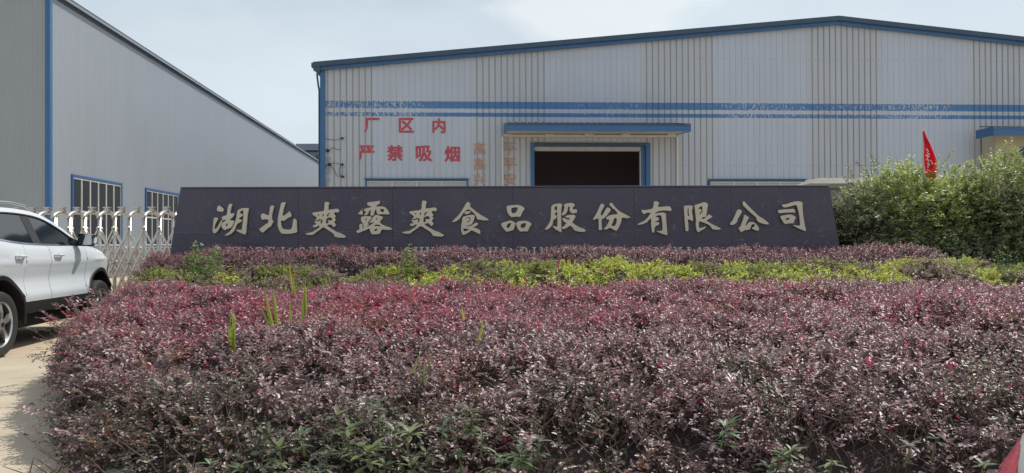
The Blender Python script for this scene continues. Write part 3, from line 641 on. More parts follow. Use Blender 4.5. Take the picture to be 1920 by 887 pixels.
# Latin line below: serif capitals, mostly behind the hedge top
def serif(ch):
    """strokes of a serif capital in a unit box 0..1 x 0..1, as polygons"""
    P = []
    def v(x, w=.2): P.append([(x-w/2,.0),(x+w/2,.0),(x+w/2,1),(x-w/2,1)]); [P.append([(x-w/2-.1,yy),(x+w/2+.1,yy),(x+w/2+.1,yy+.08),(x-w/2-.1,yy+.08)]) for yy in (0,.92)]
    def h(x0,x1,y,t=.09): P.append([(x0,y-t/2),(x1,y-t/2),(x1,y+t/2),(x0,y+t/2)])
    def d(xa,ya,xb,yb,w): P.append([(xa-w/2,ya),(xa+w/2,ya),(xb+w/2,yb),(xb-w/2,yb)])
    def arc(cx,cy,rx,ry,a0,a1,w,n=10):
        o,i=[],[]
        for k in range(n+1):
            t=R(a0+(a1-a0)*k/n); o.append((cx+rx*math.cos(t),cy+ry*math.sin(t))); i.append((cx+(rx-w)*math.cos(t),cy+(ry-w*.6)*math.sin(t)))
        for k in range(n): P.append([i[k],o[k],o[k+1],i[k+1]])
    if ch=='H': v(.15);v(.75);h(.25,.65,.5)
    elif ch=='U': v(.17);v(.75,.1);arc(.46,.3,.36,.3,180,360,.14)
    elif ch=='B': v(.17);arc(.35,.74,.4,.26,-90,90,.17);arc(.35,.27,.45,.27,-90,90,.18)
    elif ch=='E': v(.17);h(.2,.75,.955);h(.2,.6,.5);h(.2,.78,.045);d(.72,.8,.75,1,.06)
    elif ch=='F': v(.17);h(.2,.75,.955);h(.2,.6,.5);d(.72,.8,.75,1,.06)
    elif ch=='I': v(.45)
    elif ch=='L': v(.17);h(.2,.78,.045)
    elif ch=='N': v(.14,.1);v(.8,.1);d(.8,0,.14,1,.2)
    elif ch=='P': v(.17);arc(.35,.72,.42,.28,-90,90,.17)
    elif ch=='A': d(.1,0,.43,1,.08);d(.8,0,.47,1,.2);h(.22,.65,.35)
    elif ch=='Y': d(.45,.4,.1,1,.2);d(.45,.4,.8,1,.08);P.append([(.35,0),(.55,0),(.55,.45),(.35,.45)]);h(-.02,.26,.96);h(.66,.92,.96)
    elif ch=='X': d(.8,0,.12,1,.2);d(.1,0,.78,1,.08);h(-.02,.26,.96);h(.64,.92,.96)
    elif ch=='O': arc(.47,.5,.47,.5,0,360,.2,18)
    elif ch=='G': arc(.47,.5,.47,.5,40,330,.19,14);v(.8,.16)
    elif ch=='S': arc(.45,.74,.33,.26,30,270,.15);arc(.45,.26,.36,.26,-150,90,.15)
    return P
for word, px0, px1 in (('HU',425,467),('BEI',482,545),('SHUANG',560,688),('LU',702,744),('SHUANG',757,882),('SHI',897,957),('PIN',977,1030),('GU',1052,1094),('FEN',1115,1170),('YOU',1184,1246),('XIAN',1262,1342),('GONG',1358,1440),('SI',1462,1500)):
    n = len(word); wpx = (px1 - px0) / n
    for i, ch in enumerate(word):
        u0, z1 = SP.hit(px0 + i * wpx, 463.2); u1, _ = SP.hit(px0 + (i + .86) * wpx, 462.5); hh = .19
        mb = MB()
        for j, pl in enumerate(serif(ch)):
            mb.prism([(u0 + x * (u1 - u0), z1 - hh + z * hh) for x, z in pl], -.052 - j * .0002, -.0325)
        mb.build('latin_letter', M['letter'], sg)

# ------------------------------------------------------------------ gate pier behind the bush
pp = at_depth(1555, 400, 16)
gp = empty('gate_pier', (pp.x + .2, 16, 0), 'squat beige stone gate pier with sloping cap between name wall and green bush', 'pier')
zt = at_depth(1555, 333, 16).z; zc = at_depth(1555, 353, 16).z
mb = MB(); mb.box(-.35, .75, 0, .8, 0, zc); mb.build('pier_body', M['stonecap'], gp)
mb = MB(); mb.add([(-.62,-.08,zc+.002),(.95,-.08,zc+.002),(.95,.88,zc+.002),(-.62,.88,zc+.002),(-.62,-.08,zc+.09),(.95,-.08,zc+.09),(.95,.88,zc+.09),(-.62,.88,zc+.09),(-.38,.1,zt),(.75,.1,zt),(.75,.7,zt),(-.38,.7,zt)],
   [(0,3,2,1),(0,1,5,4),(1,2,6,5),(2,3,7,6),(3,0,4,7),(4,5,9,8),(5,6,10,9),(6,7,11,10),(7,4,8,11),(8,9,10,11)]); mb.build('pier_cap', M['stonecap'], gp, bevel=.006)

# ------------------------------------------------------------------ retractable steel gate
GY = 13.25
gt = empty('retractable_gate', (-5.55, GY, 0), 'folding stainless steel scissor gate between white car and name wall', 'gate')
SPC, DEP = .25, .5
def ang_frame():
    mb = MB()
    for y in (0, DEP): mb.tube([(0, y, .07), (0, y, 1.66)], .03, 8)
    return mb
def arch():
    mb = MB(); n = 9; pts = []
    for k in range(n + 1):
        t = math.pi * k / n; pts.append((0, DEP / 2 - math.cos(t) * (DEP / 2 + .04), 1.63 + math.sin(t) * .11))
    return mb.tube(pts, .033, 8)
fm = ang_frame().mesh('post'); am = arch().mesh('arch')
cm = MB().box(-.045, .045, DEP/2 - .045, DEP/2 + .045, 1.755, 1.785).box(-.03, .03, DEP/2 - .03, DEP/2 + .03, 1.787, 1.808).box(-.05, .05, DEP/2 - .05, DEP/2 + .05, 1.81, 1.83).mesh('cap')
wm = MB().lathe([(.001, -.02), (.035, -.02), (.035, .02), (.001, .02)], 12, 'x', (0, 0, .036)).mesh('caster')
bmh = MB().lathe([(.001, -.032), (.022, -.022), (.031, 0), (.022, .022), (.001, .032)], 8, 'z', (0, 0, 0)).mesh('link_knob')
lh = .50
def strip(z0, z1, yo):
    mb = MB(); t = .019
    mb.add([(0, yo-.006, z0-t), (-SPC, yo-.006, z1-t), (-SPC, yo-.006, z1+t*1.8), (0, yo-.006, z0+t*1.8), (0, yo+.006, z0-t), (-SPC, yo+.006, z1-t), (-SPC, yo+.006, z1+t*1.8), (0, yo+.006, z0+t*1.8)],
       [(0,1,2,3),(7,6,5,4),(0,4,5,1),(1,5,6,2),(2,6,7,3),(3,7,4,0)]); return mb.mesh('link_bar')
strips = []
for yb in (0, DEP):
    sgn = -1 if yb == 0 else 1
    for z0, z1 in ((.93, 1.45), (.35, .87), (.64, 1.16)):
        strips.append(strip(z0, z1, yb + sgn * .034)); strips.append(strip(z1, z0, yb + sgn * .05))
for me in [fm, am, cm, wm, bmh] + strips:
    me.materials.append(M['steel'])
for me in (fm, am, bmh): me.polygons.foreach_set('use_smooth', [True] * len(me.polygons))
for i in range(13):
    x = -i * SPC
    for nm, me in (('post', fm), ('arch', am), ('cap', cm)):
        o = link(nm, me, gt); o.location.x = x
    for y in (0, DEP):
        o = link('caster', wm, gt); o.location = (x, y, 0)
        for z in (1.47, .9):
            o = link('link_knob', bmh, gt); o.location = (x, y + (-.05 if y == 0 else .05), z)
    if i < 12:
        for me in strips: o = link('link_bar', me, gt); o.location.x = x

# ------------------------------------------------------------------ white SUV
WB = 2.65
def lerp(t, pts):
    if t <= pts[0][0]: return pts[0][1]
    for (a, va), (b, vb) in zip(pts, pts[1:]):
        if t <= b: k = (t - a) / (b - a); return va + (vb - va) * k
    return pts[-1][1]
def sm(t, pts):
    """smooth (cosine free) catmull through points"""
    if t <= pts[0][0]: return pts[0][1]
    if t >= pts[-1][0]: return pts[-1][1]
    for i in range(len(pts) - 1):
        if pts[i][0] <= t <= pts[i+1][0]:
            x0, y0 = pts[i]; x1, y1 = pts[i+1]
            m0 = (y1 - pts[i-1][1]) / (x1 - pts[i-1][0]) if i else (y1 - y0) / (x1 - x0)
            m1 = (pts[i+2][1] - y0) / (pts[i+2][0] - x0) if i + 2 < len(pts) else (y1 - y0) / (x1 - x0)
            h = x1 - x0; k = (t - x0) / h
            return (2*k**3-3*k*k+1)*y0 + (k**3-2*k*k+k)*h*m0 + (-2*k**3+3*k*k)*y1 + (k**3-k*k)*h*m1
belt = [(-.8, 1.0), (-.45, 1.32), (-.2, 1.285), (.1, 1.245), (.6, 1.21), (1.2, 1.195), (2.05, 1.19), (2.4, 1.165), (2.65, 1.125), (2.95, 1.05), (3.25, .95), (3.42, .82), (3.52, .7)]
plan = [(-.8, .70), (-.7, .80), (-.5, .865), (-.2, .895), (.6, .90), (2.2, .90), (2.7, .895), (3.0, .86), (3.25, .77), (3.42, .62), (3.52, .45)]
roofe = [(-.8, 1.02), (-.62, 1.36), (-.45, 1.5), (-.2, 1.575), (.3, 1.615), (.9, 1.61), (1.3, 1.565), (1.65, 1.445), (1.9, 1.32), (2.08, 1.205), (2.2, 1.19)]
def half_w(s, z):
    w_ = sm(s, plan); zb = sm(s, belt)
    if z <= zb:
        k = z / max(zb, .1)
        return w_ * (1 - .035 * max(0, (.5 - z) / .3)) - .030 * math.exp(-((z - .80) / .11) ** 2) + .012 * math.exp(-((z - 1.00) / .022) ** 2) + .014 * math.exp(-((z - .62) / .03) ** 2) - .05 * max(0, (k - .86) / .14) ** 2
    return w_ - .05 - (z - zb) * .47
def zbot(s):
    zz = .42 if s > -.35 else .42 + (-.35 - s) * .2
    for c, rr in ((0, .465), (WB, .475)):
        if abs(s - c) < rr: zz = max(zz, .352 + math.sqrt(rr * rr - (s - c) ** 2) * 1.02)
    return zz
def zsill(s): return max(zbot(s), .555) if .2 < s < 2.4 else zbot(s)
def side_panel(name, s0, s1, mat_, parent, sgn, zlo, zhi, off=0, ns=None, nz=12, shear=None):
    ns = ns or max(2, int((s1 - s0) / .03)); mb = MB(); vs = []
    for i in range(ns + 1):
        s = s0 + (s1 - s0) * i / ns; a, b = zlo(s), zhi(s)
        for j in range(nz + 1):
            z = a + (b - a) * j / nz; ss = s + (shear(z) if shear else 0)
            vs.append((sgn * (half_w(ss, z) + off), ss, z))
    fs = [(i*(nz+1)+j, (i+1)*(nz+1)+j, (i+1)*(nz+1)+j+1, i*(nz+1)+j+1) for i in range(ns) for j in range(nz)]
    mb.add(vs, fs); o = mb.build(name, mat_, parent, smooth=True)
    return o
def make_wheel(parent, x, s, sgn):
    t = bpy.data.objects.new('wheel', None); COL.objects.link(t); t.parent = parent; t.location = (x, s, .352)
    r = .352; ww = .11
    mb = MB(); mb.lathe([(.24, -ww+.01), (.30, -ww), (.335, -ww + .01), (r, -ww + .04), (r, ww - .04), (.335, ww - .01), (.30, ww), (.245, ww - .012), (.245, ww-.03)], 40); mb.build('tyre', M['tyre'], t, smooth=True)
    mb = MB(); mb.lathe([(.245, ww - .04), (.245, ww - .016), (.234, ww - .014), (.226, ww - .03)], 36); mb.build('rim', M['alloy'], t, smooth=True)
    mb = MB(); mb.lathe([(.245, -ww + .02), (.2255, ww - .031), (.21, ww - .06), (.20, -ww + .02)], 36); mb.build('rim_barrel', M['alloydark'], t, smooth=True)
    mb = MB(); mb.lathe([(.215, ww - .07), (.10, ww - .075), (.001, ww - .075)], 24); mb.build('brake_disc', M['alloydark'], t)
    mb = MB()
    for k in range(5):
        a = 2 * math.pi * k / 5 + .25
        def P(rr, da, xx): return (xx, rr * math.cos(a + da), rr * math.sin(a + da))
        x0 = ww - .03; x1 = ww - .012
        vs = [P(.045, -.5, x1), P(.045, .5, x1), P(.13, .22, x1+.002), P(.228, .27, x0), P(.228, -.05, x0), P(.13, -.14, x1+.002)]
        vs += [(v[0] - .03, v[1], v[2]) for v in vs]
        mb.add(vs, [(0,1,2,5), (5,2,3,4), (6,11,8,7), (11,10,9,8)] + [(i, i+6, (i+1)%6+6, (i+1)%6) for i in range(6)])
    mb.lathe([(.055, ww - .04), (.055, ww - .008), (.001, ww - .002)], 16)
    mb.build('spoke', M['alloy'], t)
    mb = MB(); mb.lathe([(.026, ww - .004), (.026, ww + .002), (.001, ww + .003)], 14); mb.build('hub_cap', M['alloydark'], t)
    if sgn < 0: t.rotation_euler = (0, 0, math.pi)
    return t
def make_suv():
    car = empty('parked_suv', (0, 0, 0), 'white five door SUV with tinted windows parked left of the red hedge', 'car')
    inn = MB()  # dark underbody behind the panels
    inn.box(-.72, .72, -.6, 3.2, .24, .40)
    for s in (-1, 1): inn.box(s * .60 - .01, s * .60 + .01, -.5, 3.2, .30, 1.10)
    inn.build('underbody', M['carblack'], car)
    for sgn in (-1, 1):
        dg = lambda z: .0
        g = .004
        # rear quarter, rear door, front door, front wing
        rsh = lambda z: -.16 * max(0, (z - .62) / .55) if z > .62 else 0.0
        side_panel('rear_quarter', -.8, .5, M['carpaint'], car, sgn, zsill, lambda s: sm(s, belt), nz=14, ns=52)
        d1 = side_panel('rear_door', .5 + g, 1.11 - g, M['carpaint'], car, sgn, zsill, lambda s: sm(s, belt), nz=16)
        d2 = side_panel('front_door', 1.11 + g, 2.14 - g, M['carpaint'], car, sgn, zsill, lambda s: sm(s, belt), nz=16)
        side_panel('front_wing', 2.14 + g, 3.52, M['carpaint'], car, sgn, zsill, lambda s: sm(s, belt), nz=14, ns=52)
        side_panel('sill', .3, 2.3, M['carblack'], car, sgn, zbot, lambda s: zsill(s) - .003, off=-.004, nz=3)
        side_panel('door_gap', .42, 2.3, M['carblack'], car, sgn, zsill, lambda s: sm(s, belt), off=-.012, nz=8)
        # door shut line of rear door in front of quarter: thin recessed seam along arch
        for c, rr in ((0, .465), (WB, .475)):
            mb = MB(); n = 26; vs = []
            for k in range(n + 1):
                t = math.pi * (k / n) * 1.04 - .06
                for dr, dx in ((.0, .0), (.0, .014), (.042, .016), (.05, .0)):
                    s = c - math.cos(t) * (rr + dr); z = .352 + math.sin(t) * (rr * 1.02 + dr); z = max(z, .30)
                    vs.append((sgn * (half_w(s, max(z, .3)) + dx), s, z))
            mb.add(vs, [(k*4+j, (k+1)*4+j, (k+1)*4+j+1, k*4+j+1) for k in range(n) for j in range(3)]); mb.build('arch_trim', M['carblack'], car, smooth=True)
            mb = MB(); vs = []
            for k in range(n + 1):
                t = math.pi * k / n
                s = c - math.cos(t) * (rr + .01); z = .352 + math.sin(t) * (rr * 1.02 + .005)
                vs += [(sgn * (half_w(s, z) - .004), s, z), (sgn * .58, s, z)]
            mb.add(vs, [(k*2, (k+1)*2, (k+1)*2+1, k*2+1) for k in range(n)])
            mb.build('wheel_well', M['carblack'], car)
        # greenhouse
        zb = lambda s: sm(s, belt); ze = lambda s: max(sm(s, roofe), zb(s) + .004)
        side_panel('side_window', -.22, .80, M['carglass'], car, sgn, lambda s: zb(s) + .012, lambda s: ze(s) - .05, off=-.006, nz=8)
        side_panel('side_window', .99, 1.98, M['carglass'], car, sgn, lambda s: zb(s) + .012, lambda s: max(ze(s) - .05, zb(s) + .013), off=-.006, nz=8)
        side_panel('door_pillar', .80, .99, M['carblack'], car, sgn, lambda s: zb(s) + .012, lambda s: ze(s) - .05, off=-.003, nz=6)
        side_panel('rear_pillar', -.72, -.22, M['carpaint'], car, sgn, zb, lambda s: max(ze(s) - .05, zb(s) + .002), off=0, nz=6)
        side_panel('roof_side', -.72, 2.16, M['carpaint'], car, sgn, lambda s: max(ze(s) - .05, zb(s)), ze, off=.006, nz=3)
        side_panel('window_trim', -.22, 2.0, M['chrome'], car, sgn, lambda s: zb(s) - .004, lambda s: zb(s) + .014, off=.006, nz=1)
        side_panel('window_seal', -.22, 2.0, M['carblack'], car, sgn, lambda s: max(ze(s) - .062, zb(s) + .01), lambda s: max(ze(s) - .048, zb(s) + .016), off=.008, nz=1)
        # roof rail
        mb = MB(); mb.tube([(sgn * (half_w(s, ze(s)) - .03), s, ze(s) + d + .02) for s, d in ((-.35, .0), (-.25, .035), (.1, .05), (.7, .05), (1.05, .04), (1.2, .0))], .014, 8); mb.build('roof_rail', M['alloy'], car, smooth=True)
        # handles
        for s in (.36, 1.30):
            hx = half_w(s, 1.06)
            mb = MB(); mb.tube([(sgn * (hx + .004), s - .10, 1.075), (sgn * (hx + .034), s - .08, 1.075), (sgn * (hx + .038), s + .06, 1.072), (sgn * (hx + .004), s + .10, 1.07)], [.012, .017, .017, .012], 8); mb.build('door_handle', M['carpaint'], car, smooth=True)
            mb = MB(); mb.lathe([(.05, .0), (.048, .004), (.03, .002), (.001, .001)], 14, 'x', (sgn * (hx - .0), s, 1.06)); mb.build('handle_recess', M['carpaint'], car, smooth=True)
        # mirror
        mxx = half_w(1.92, 1.2)
        mb = MB()
        vs = []
        for k, (xx, sc) in enumerate(((.05, .5), (.10, .9), (.16, 1.0), (.215, .92), (.245, .6))):
            for (dy, dz) in ((-.075, -.06), (.03, -.075), (.085, -.02), (.07, .06), (.0, .085), (-.07, .075)):
                vs.append((sgn * (mxx + xx), 1.93 + dy * sc, 1.255 + dz * sc))
        fs = [(k*6+j, k*6+(j+1)%6, (k+1)*6+(j+1)%6, (k+1)*6+j) for k in range(4) for j in range(6)] + [tuple(range(6)), tuple(24 + j for j in range(6))]
        mb.add(vs, fs); mo = mb.build('mirror', M['carpaint'], car, smooth=True)
        mb = MB(); mb.add([(sgn*(mxx+.06), 1.858, 1.205), (sgn*(mxx+.225), 1.866, 1.20), (sgn*(mxx+.235), 1.868, 1.31), (sgn*(mxx+.08), 1.856, 1.325)], [(0,1,2,3)]); mb.build('mirror_glass', M['carglass'], mo)
        mb = MB(); mb.add([(sgn*(mxx+.045), 1.85, 1.185), (sgn*(mxx+.232), 1.858, 1.18), (sgn*(mxx+.25), 1.86, 1.325), (sgn*(mxx+.065), 1.85, 1.342), (sgn*(mxx+.045), 1.93, 1.18), (sgn*(mxx+.232), 1.92, 1.178), (sgn*(mxx+.25), 1.92, 1.325), (sgn*(mxx+.065), 1.93, 1.345)],
            [(4,5,6,7),(0,4,5,1),(1,5,6,2),(2,6,7,3),(3,7,4,0)]); mb.build('mirror_housing', M['carblack'], mo)
        mb = MB(); mb.prism([(0, 0)] * 3, 0, 0) if False else mb.add([(sgn*(mxx-.01), 1.84, 1.20), (sgn*(mxx-.01), 2.04, 1.20), (sgn*(mxx+.07), 1.90, 1.20), (sgn*(mxx-.03), 1.84, 1.30), (sgn*(mxx-.03), 1.93, 1.28), (sgn*(mxx+.07), 1.89, 1.235)], [(0,1,2),(3,5,4),(0,2,5,3),(1,4,5,2),(0,3,4,1)])
        mb.build('mirror_base', M['carblack'], car)
        # lamps
        side_panel('headlamp', 2.98, 3.42, M['glassdark'], car, sgn, lambda s: sm(s, belt) - .20, lambda s: sm(s, belt) - .05, off=.006, nz=4)
        side_panel('tail_lamp', -.79, -.5, M['redlens'], car, sgn, lambda s: .92, lambda s: 1.08, off=.008, nz=4)
        for s in (0, WB): make_wheel(car, sgn * .79, s, sgn)
        # character crease shadow gap: lower door moulding
    # top surfaces: bonnet, windscreen, roof, rear glass
    ctr = [(-.8, 1.06), (-.68, 1.3), (-.5, 1.56), (-.2, 1.62), (.4, 1.655), (1.0, 1.645), (1.45, 1.56), (2.0, 1.33), (2.42, 1.17), (2.8, 1.14), (3.2, 1.03), (3.45, .88), (3.52, .74)]
    def top(name, s0, s1, m_, dz=0):
        mb = MB(); ns = max(3, int((s1 - s0) / .05)); nv = 12; vs = []
        for i in range(ns + 1):
            s = s0 + (s1 - s0) * i / ns; zz = max(sm(s, roofe), sm(s, belt)) if s < 2.1 else sm(s, belt)
            x = half_w(s, zz); zc_ = max(sm(s, ctr), zz)
            for j in range(nv + 1):
                v = -1 + 2 * j / nv; vs.append((x * v * 1.0, s, zz + (zc_ - zz) * (1 - abs(v) ** 2.6) + dz))
        mb.add(vs, [(i*(nv+1)+j, (i+1)*(nv+1)+j, (i+1)*(nv+1)+j+1, i*(nv+1)+j+1) for i in range(ns) for j in range(nv)])
        return mb.build(name, m_, car, smooth=True)
    top('tailgate_glass', -.72, -.5, M['carglass']); top('roof', -.5, 1.4, M['carpaint']); top('windscreen', 1.4, 2.3, M['carglass']); top('bonnet', 2.3, 3.52, M['carpaint'])
    # ends
    for nm, s, m_ in (('tailgate', -.8, M['carpaint']), ('front_bumper', 3.52, M['carpaint'])):
        mb = MB(); x = sm(s, plan); zt = sm(s, belt) ; mb.add([(-x, s, .4), (x, s, .4), (x, s, zt + .03), (-x, s, zt + .03)], [(0,1,2,3)]); mb.build(nm, m_, car)
    return car
car = make_suv()
HD = math.atan2(.109, .994)
nrm = Vector((math.cos(HD), math.sin(HD), 0))
car.rotation_euler = (0, 0, HD)
car.location = Vector((-5.42, 8.56, 0)) - nrm * .9

# ------------------------------------------------------------------ scooter, only its corner in view
sc = empty('scooter', (1.36, 1.84, 0), 'glossy red and white scooter, only its rounded flank in the bottom corner', 'scooter', R(-31))
def loft(rings, m=0):
    mb = MB(); n = len(rings[0]); vs = [p for r_ in rings for p in r_]
    fs = [(i*n+j, i*n+(j+1)%n, (i+1)*n+(j+1)%n, (i+1)*n+j) for i in range(len(rings)-1) for j in range(n)]
    fs += [tuple(range(n-1,-1,-1)), tuple((len(rings)-1)*n+j for j in range(n))]
    return mb.add(vs, fs, m)
def ell(cx, cy, cz_, rx, ry, n=24): return [(cx + rx*math.cos(2*math.pi*k/n), cy + ry*math.sin(2*math.pi*k/n), cz_) for k in range(n)]
loft([ell(0, .0, .30, .12, .34), ell(0, 0, .42, .19, .40), ell(.0, 0, .55, .225, .42), ell(.0, 0, .64, .21, .40), ell(.02, 0, .73, .182, .37), ell(.04, 0, .80, .165, .34), ell(.07, 0, .90, .14, .30), ell(.1, 0, .98, .09, .22)]).build('fairing', M['whiteplastic'], sc, smooth=True)
def shell(cx, cz_, rx, ry, a0, a1): return [(cx + (rx + .005) * math.cos(R(a)), (ry + .005) * math.sin(R(a)), cz_) for a in np.linspace(a0, a1, 16)]
rg = [shell(0, .42, .19, .40, 130, 222), shell(0, .55, .225, .42, 130, 220), shell(0, .60, .218, .41, 130, 214), shell(0, .64, .21, .40, 130, 207), shell(.01, .675, .198, .388, 135, 200), shell(.015, .70, .190, .378, 150, 192), shell(.02, .715, .186, .373, 165, 183)]
mb = MB(); mb.add([p for r_ in rg for p in r_], [(i*16+j, i*16+j+1, (i+1)*16+j+1, (i+1)*16+j) for i in range(6) for j in range(15)]); mb.build('side_panel', M['redplastic'], sc, smooth=True)
loft([ell(.15, -.55, .62, .12, .3), ell(.15, -.55, .74, .14, .34), ell(.15, -.55, .78, .11, .3)]).build('seat', M['carblack'], sc, smooth=True)
mb = MB(); mb.tube([(-.05 + .32, .35, .95), (.3, .34, 1.0), (.6, .3, .96)], .016, 8); mb.build('handlebar', M['carblack'], sc)
for y in (-.75, .55):
    mb = MB(); mb.lathe([(.12, -.05), (.2, -.05), (.225, -.02), (.225, .02), (.2, .05), (.12, .05)], 24, 'x', (.12, y, .225)); wv = mb.build('wheel', M['tyre'], sc, smooth=True)
    mb = MB(); mb.lathe([(.12, -.03), (.12, .03), (.03, .04), (.001, .04)], 20, 'x', (.12, y, .225)); mb.build('rim', M['alloy'], wv)

# ------------------------------------------------------------------ vegetation
def value_noise(x, y, scale, seed):
    rs = np.random.default_rng(seed); T = rs.random((256, 256)); xs = x / scale + 100.3; ys = y / scale + 57.7
    xi = np.floor(xs).astype(int); yi = np.floor(ys).astype(int); fx = xs - xi; fy = ys - yi
    fx = fx*fx*(3-2*fx); fy = fy*fy*(3-2*fy)
    g = lambda a, b: T[a % 256, b % 256]
    return (g(xi, yi)*(1-fx)+g(xi+1, yi)*fx)*(1-fy) + (g(xi, yi+1)*(1-fx)+g(xi+1, yi+1)*fx)*fy
def norm(a): return a / (np.linalg.norm(a, axis=-1, keepdims=True) + 1e-9)

def leaves_mesh(name, P, D, Nn, L, W, tint, fine, fold=.25, curl=.12):
    """P base, D direction, Nn leaf normal, L length, W width; fine: six-point leaf, else four-point"""
    n = len(P); S = norm(np.cross(D, Nn)); Nn = norm(np.cross(S, D)); L = L[:, None]; W = W[:, None]
    up = Nn * W * fold; dn = -Nn * L * curl
    if fine:
        V = np.stack([P, P+D*L*.3+S*W*.42+up, P+D*L*.68+S*W*.40+up*.8+dn*.4, P+D*L+dn, P+D*L*.68-S*W*.40+up*.8+dn*.4, P+D*L*.3-S*W*.42+up], 1); k = 6
        q = np.array([[0, 1, 2, 3], [0, 3, 4, 5]])
    else:
        V = np.stack([P, P+D*L*.5+S*W*.55+up, P+D*L+dn, P+D*L*.5-S*W*.55+up], 1); k = 4
        q = np.array([[0, 1, 2], [0, 2, 3]])
    F = (np.arange(n)[:, None, None] * k + q[None]).reshape(-1)
    me = bpy.data.meshes.new(name); me.vertices.add(n * k); me.vertices.foreach_set('co', V.reshape(-1).astype(np.float32))
    fv = q.shape[1]; nf = n * 2
    me.loops.add(len(F)); me.loops.foreach_set('vertex_index', F.astype(np.int32))
    me.polygons.add(nf); me.polygons.foreach_set('loop_start', (np.arange(nf) * fv).astype(np.int32)); 
    me.update(calc_edges=True)
    ca = me.color_attributes.new('tint', 'FLOAT_COLOR', 'POINT')
    c = np.ones((n, k, 4), np.float32); c[:, :, :3] = tint[:, None, :]; ca.data.foreach_set('color', c.reshape(-1))
    return me
def sprays(B, Dir, Ln, nl, leafL, spread=1.0, droop=.25, tilt=.5, upbias=1.0):
    """twigs from B along Dir with nl two-ranked leaves; returns leaf P, D, N, size, twig index and the twig points"""
    n = len(B); t = (np.arange(nl)[None, :] + rng.random((n, nl)) * .5) / nl
    t = .15 + .85 * t
    Dn = norm(Dir); side = norm(np.cross(Dn, np.array([0, 0, 1.]) + rng.normal(0, .3, (n, 3))))
    side = side * np.cos(0) 
    P = B[:, None, :] + Dn[:, None, :] * (t * Ln[:, None])[:, :, None]; P[:, :, 2] -= droop * (t ** 2) * Ln[:, None]
    sg_ = np.where(np.arange(nl) % 2 == 0, 1, -1)[None, :, None]
    fwd = Dn[:, None, :].repeat(nl, 1).copy(); fwd[:, :, 2] -= droop * t * 1.4
    D = norm(fwd * .75 + side[:, None, :] * sg_ * spread + rng.normal(0, .22, (n, nl, 3)))
    Nv = norm(np.array([0, 0, 1.])[None, None] * upbias + rng.normal(0, tilt, (n, nl, 3)) )
    sz = leafL * (.6 + .6 * rng.random((n, nl))) * (1.08 - .45 * t) * rng.uniform(.72, 1.3, (n, 1))
    idx = np.arange(n)[:, None].repeat(nl, 1)
    return P.reshape(-1, 3), D.reshape(-1, 3), Nv.reshape(-1, 3), sz.reshape(-1), idx.reshape(-1), t.reshape(-1)
def twig_mesh(name, A, Bv, r0=.0025, r1=.001, droop=None):
    """three-sided tapered twigs from A to B"""
    n = len(A); d = norm(Bv - A); a = norm(np.cross(d, np.array([.3, .2, 1.]))); b = np.cross(d, a); V = []
    for k in range(3):
        t = 2 * math.pi * k / 3; o = a * math.cos(t) + b * math.sin(t); V.append(A + o * r0)
    for k in range(3):
        t = 2 * math.pi * k / 3; o = a * math.cos(t) + b * math.sin(t); V.append(Bv + o * r1)
    V = np.stack(V, 1).reshape(-1, 3); q = np.array([[0,1,4,3],[1,2,5,4],[2,0,3,5]]); F = (np.arange(n)[:, None, None]*6+q[None]).reshape(-1)
    me = bpy.data.meshes.new(name); me.vertices.add(n*6); me.vertices.foreach_set('co', V.reshape(-1).astype(np.float32)); me.loops.add(len(F)); me.loops.foreach_set('vertex_index', F.astype(np.int32))
    me.polygons.add(n*3); me.polygons.foreach_set('loop_start', (np.arange(n*3)*4).astype(np.int32)); me.update(calc_edges=True); return me

LEAF = leaf_mat('purple_leaf', .43, .30, 1.0)
LEAFY = leaf_mat('yellow_green_leaf', .45, .35)
LEAFG = leaf_mat('green_leaf', .42, .38, .8)

def pick(n, cols, w_):
    c = np.array(cols)[rng.choice(len(cols), n, p=np.array(w_) / np.sum(w_))]; return c * (.75 + .5 * rng.random((n, 1)))

# --- hedge fields: height as a function of the ground position
def interp(t, pts): xs, ys = zip(*pts); return np.interp(t, xs, ys)
XL = [(3.4, -1.95), (4.1, -2.38), (5.6, -3.26), (7.0, -4.0), (9.5, -4.78), (10.5, -4.9)]
PROF = [(-.05, 0), (0, .03), (.05, .16), (.16, .29), (.4, .42), (.75, .53), (1.2, .60), (1.8, .66), (2.8, .71), (4.4, .715), (6.0, .70), (6.25, .60), (6.4, .3), (6.45, 0)]
def h_front(x, y):
    yf = 3.60 + .14 * value_noise(x, x * 0, .9, 5)
    t = y - yf
    bend = .22 * (value_noise(x, y, .5, 1) - .5) + .10 * (value_noise(x, y, .22, 2) - .5)
    p = interp(t, PROF)
    xl_ = interp(y, XL) + .15 * (value_noise(x * 0, y, .4, 9) - .5); k = np.clip((x - xl_) / .42, 0, 1); s = np.sqrt(1 - (1 - k) ** 2)
    corner = np.clip(((x - xl_) + t * .8) / .5, 0, 1); s2 = np.sqrt(1 - (1 - corner) ** 2)
    return np.maximum(p * s * s2 + bend * np.clip(p * 1.3, 0, 1) * s * s2 * np.clip(t / .5, .25, 1), 0)
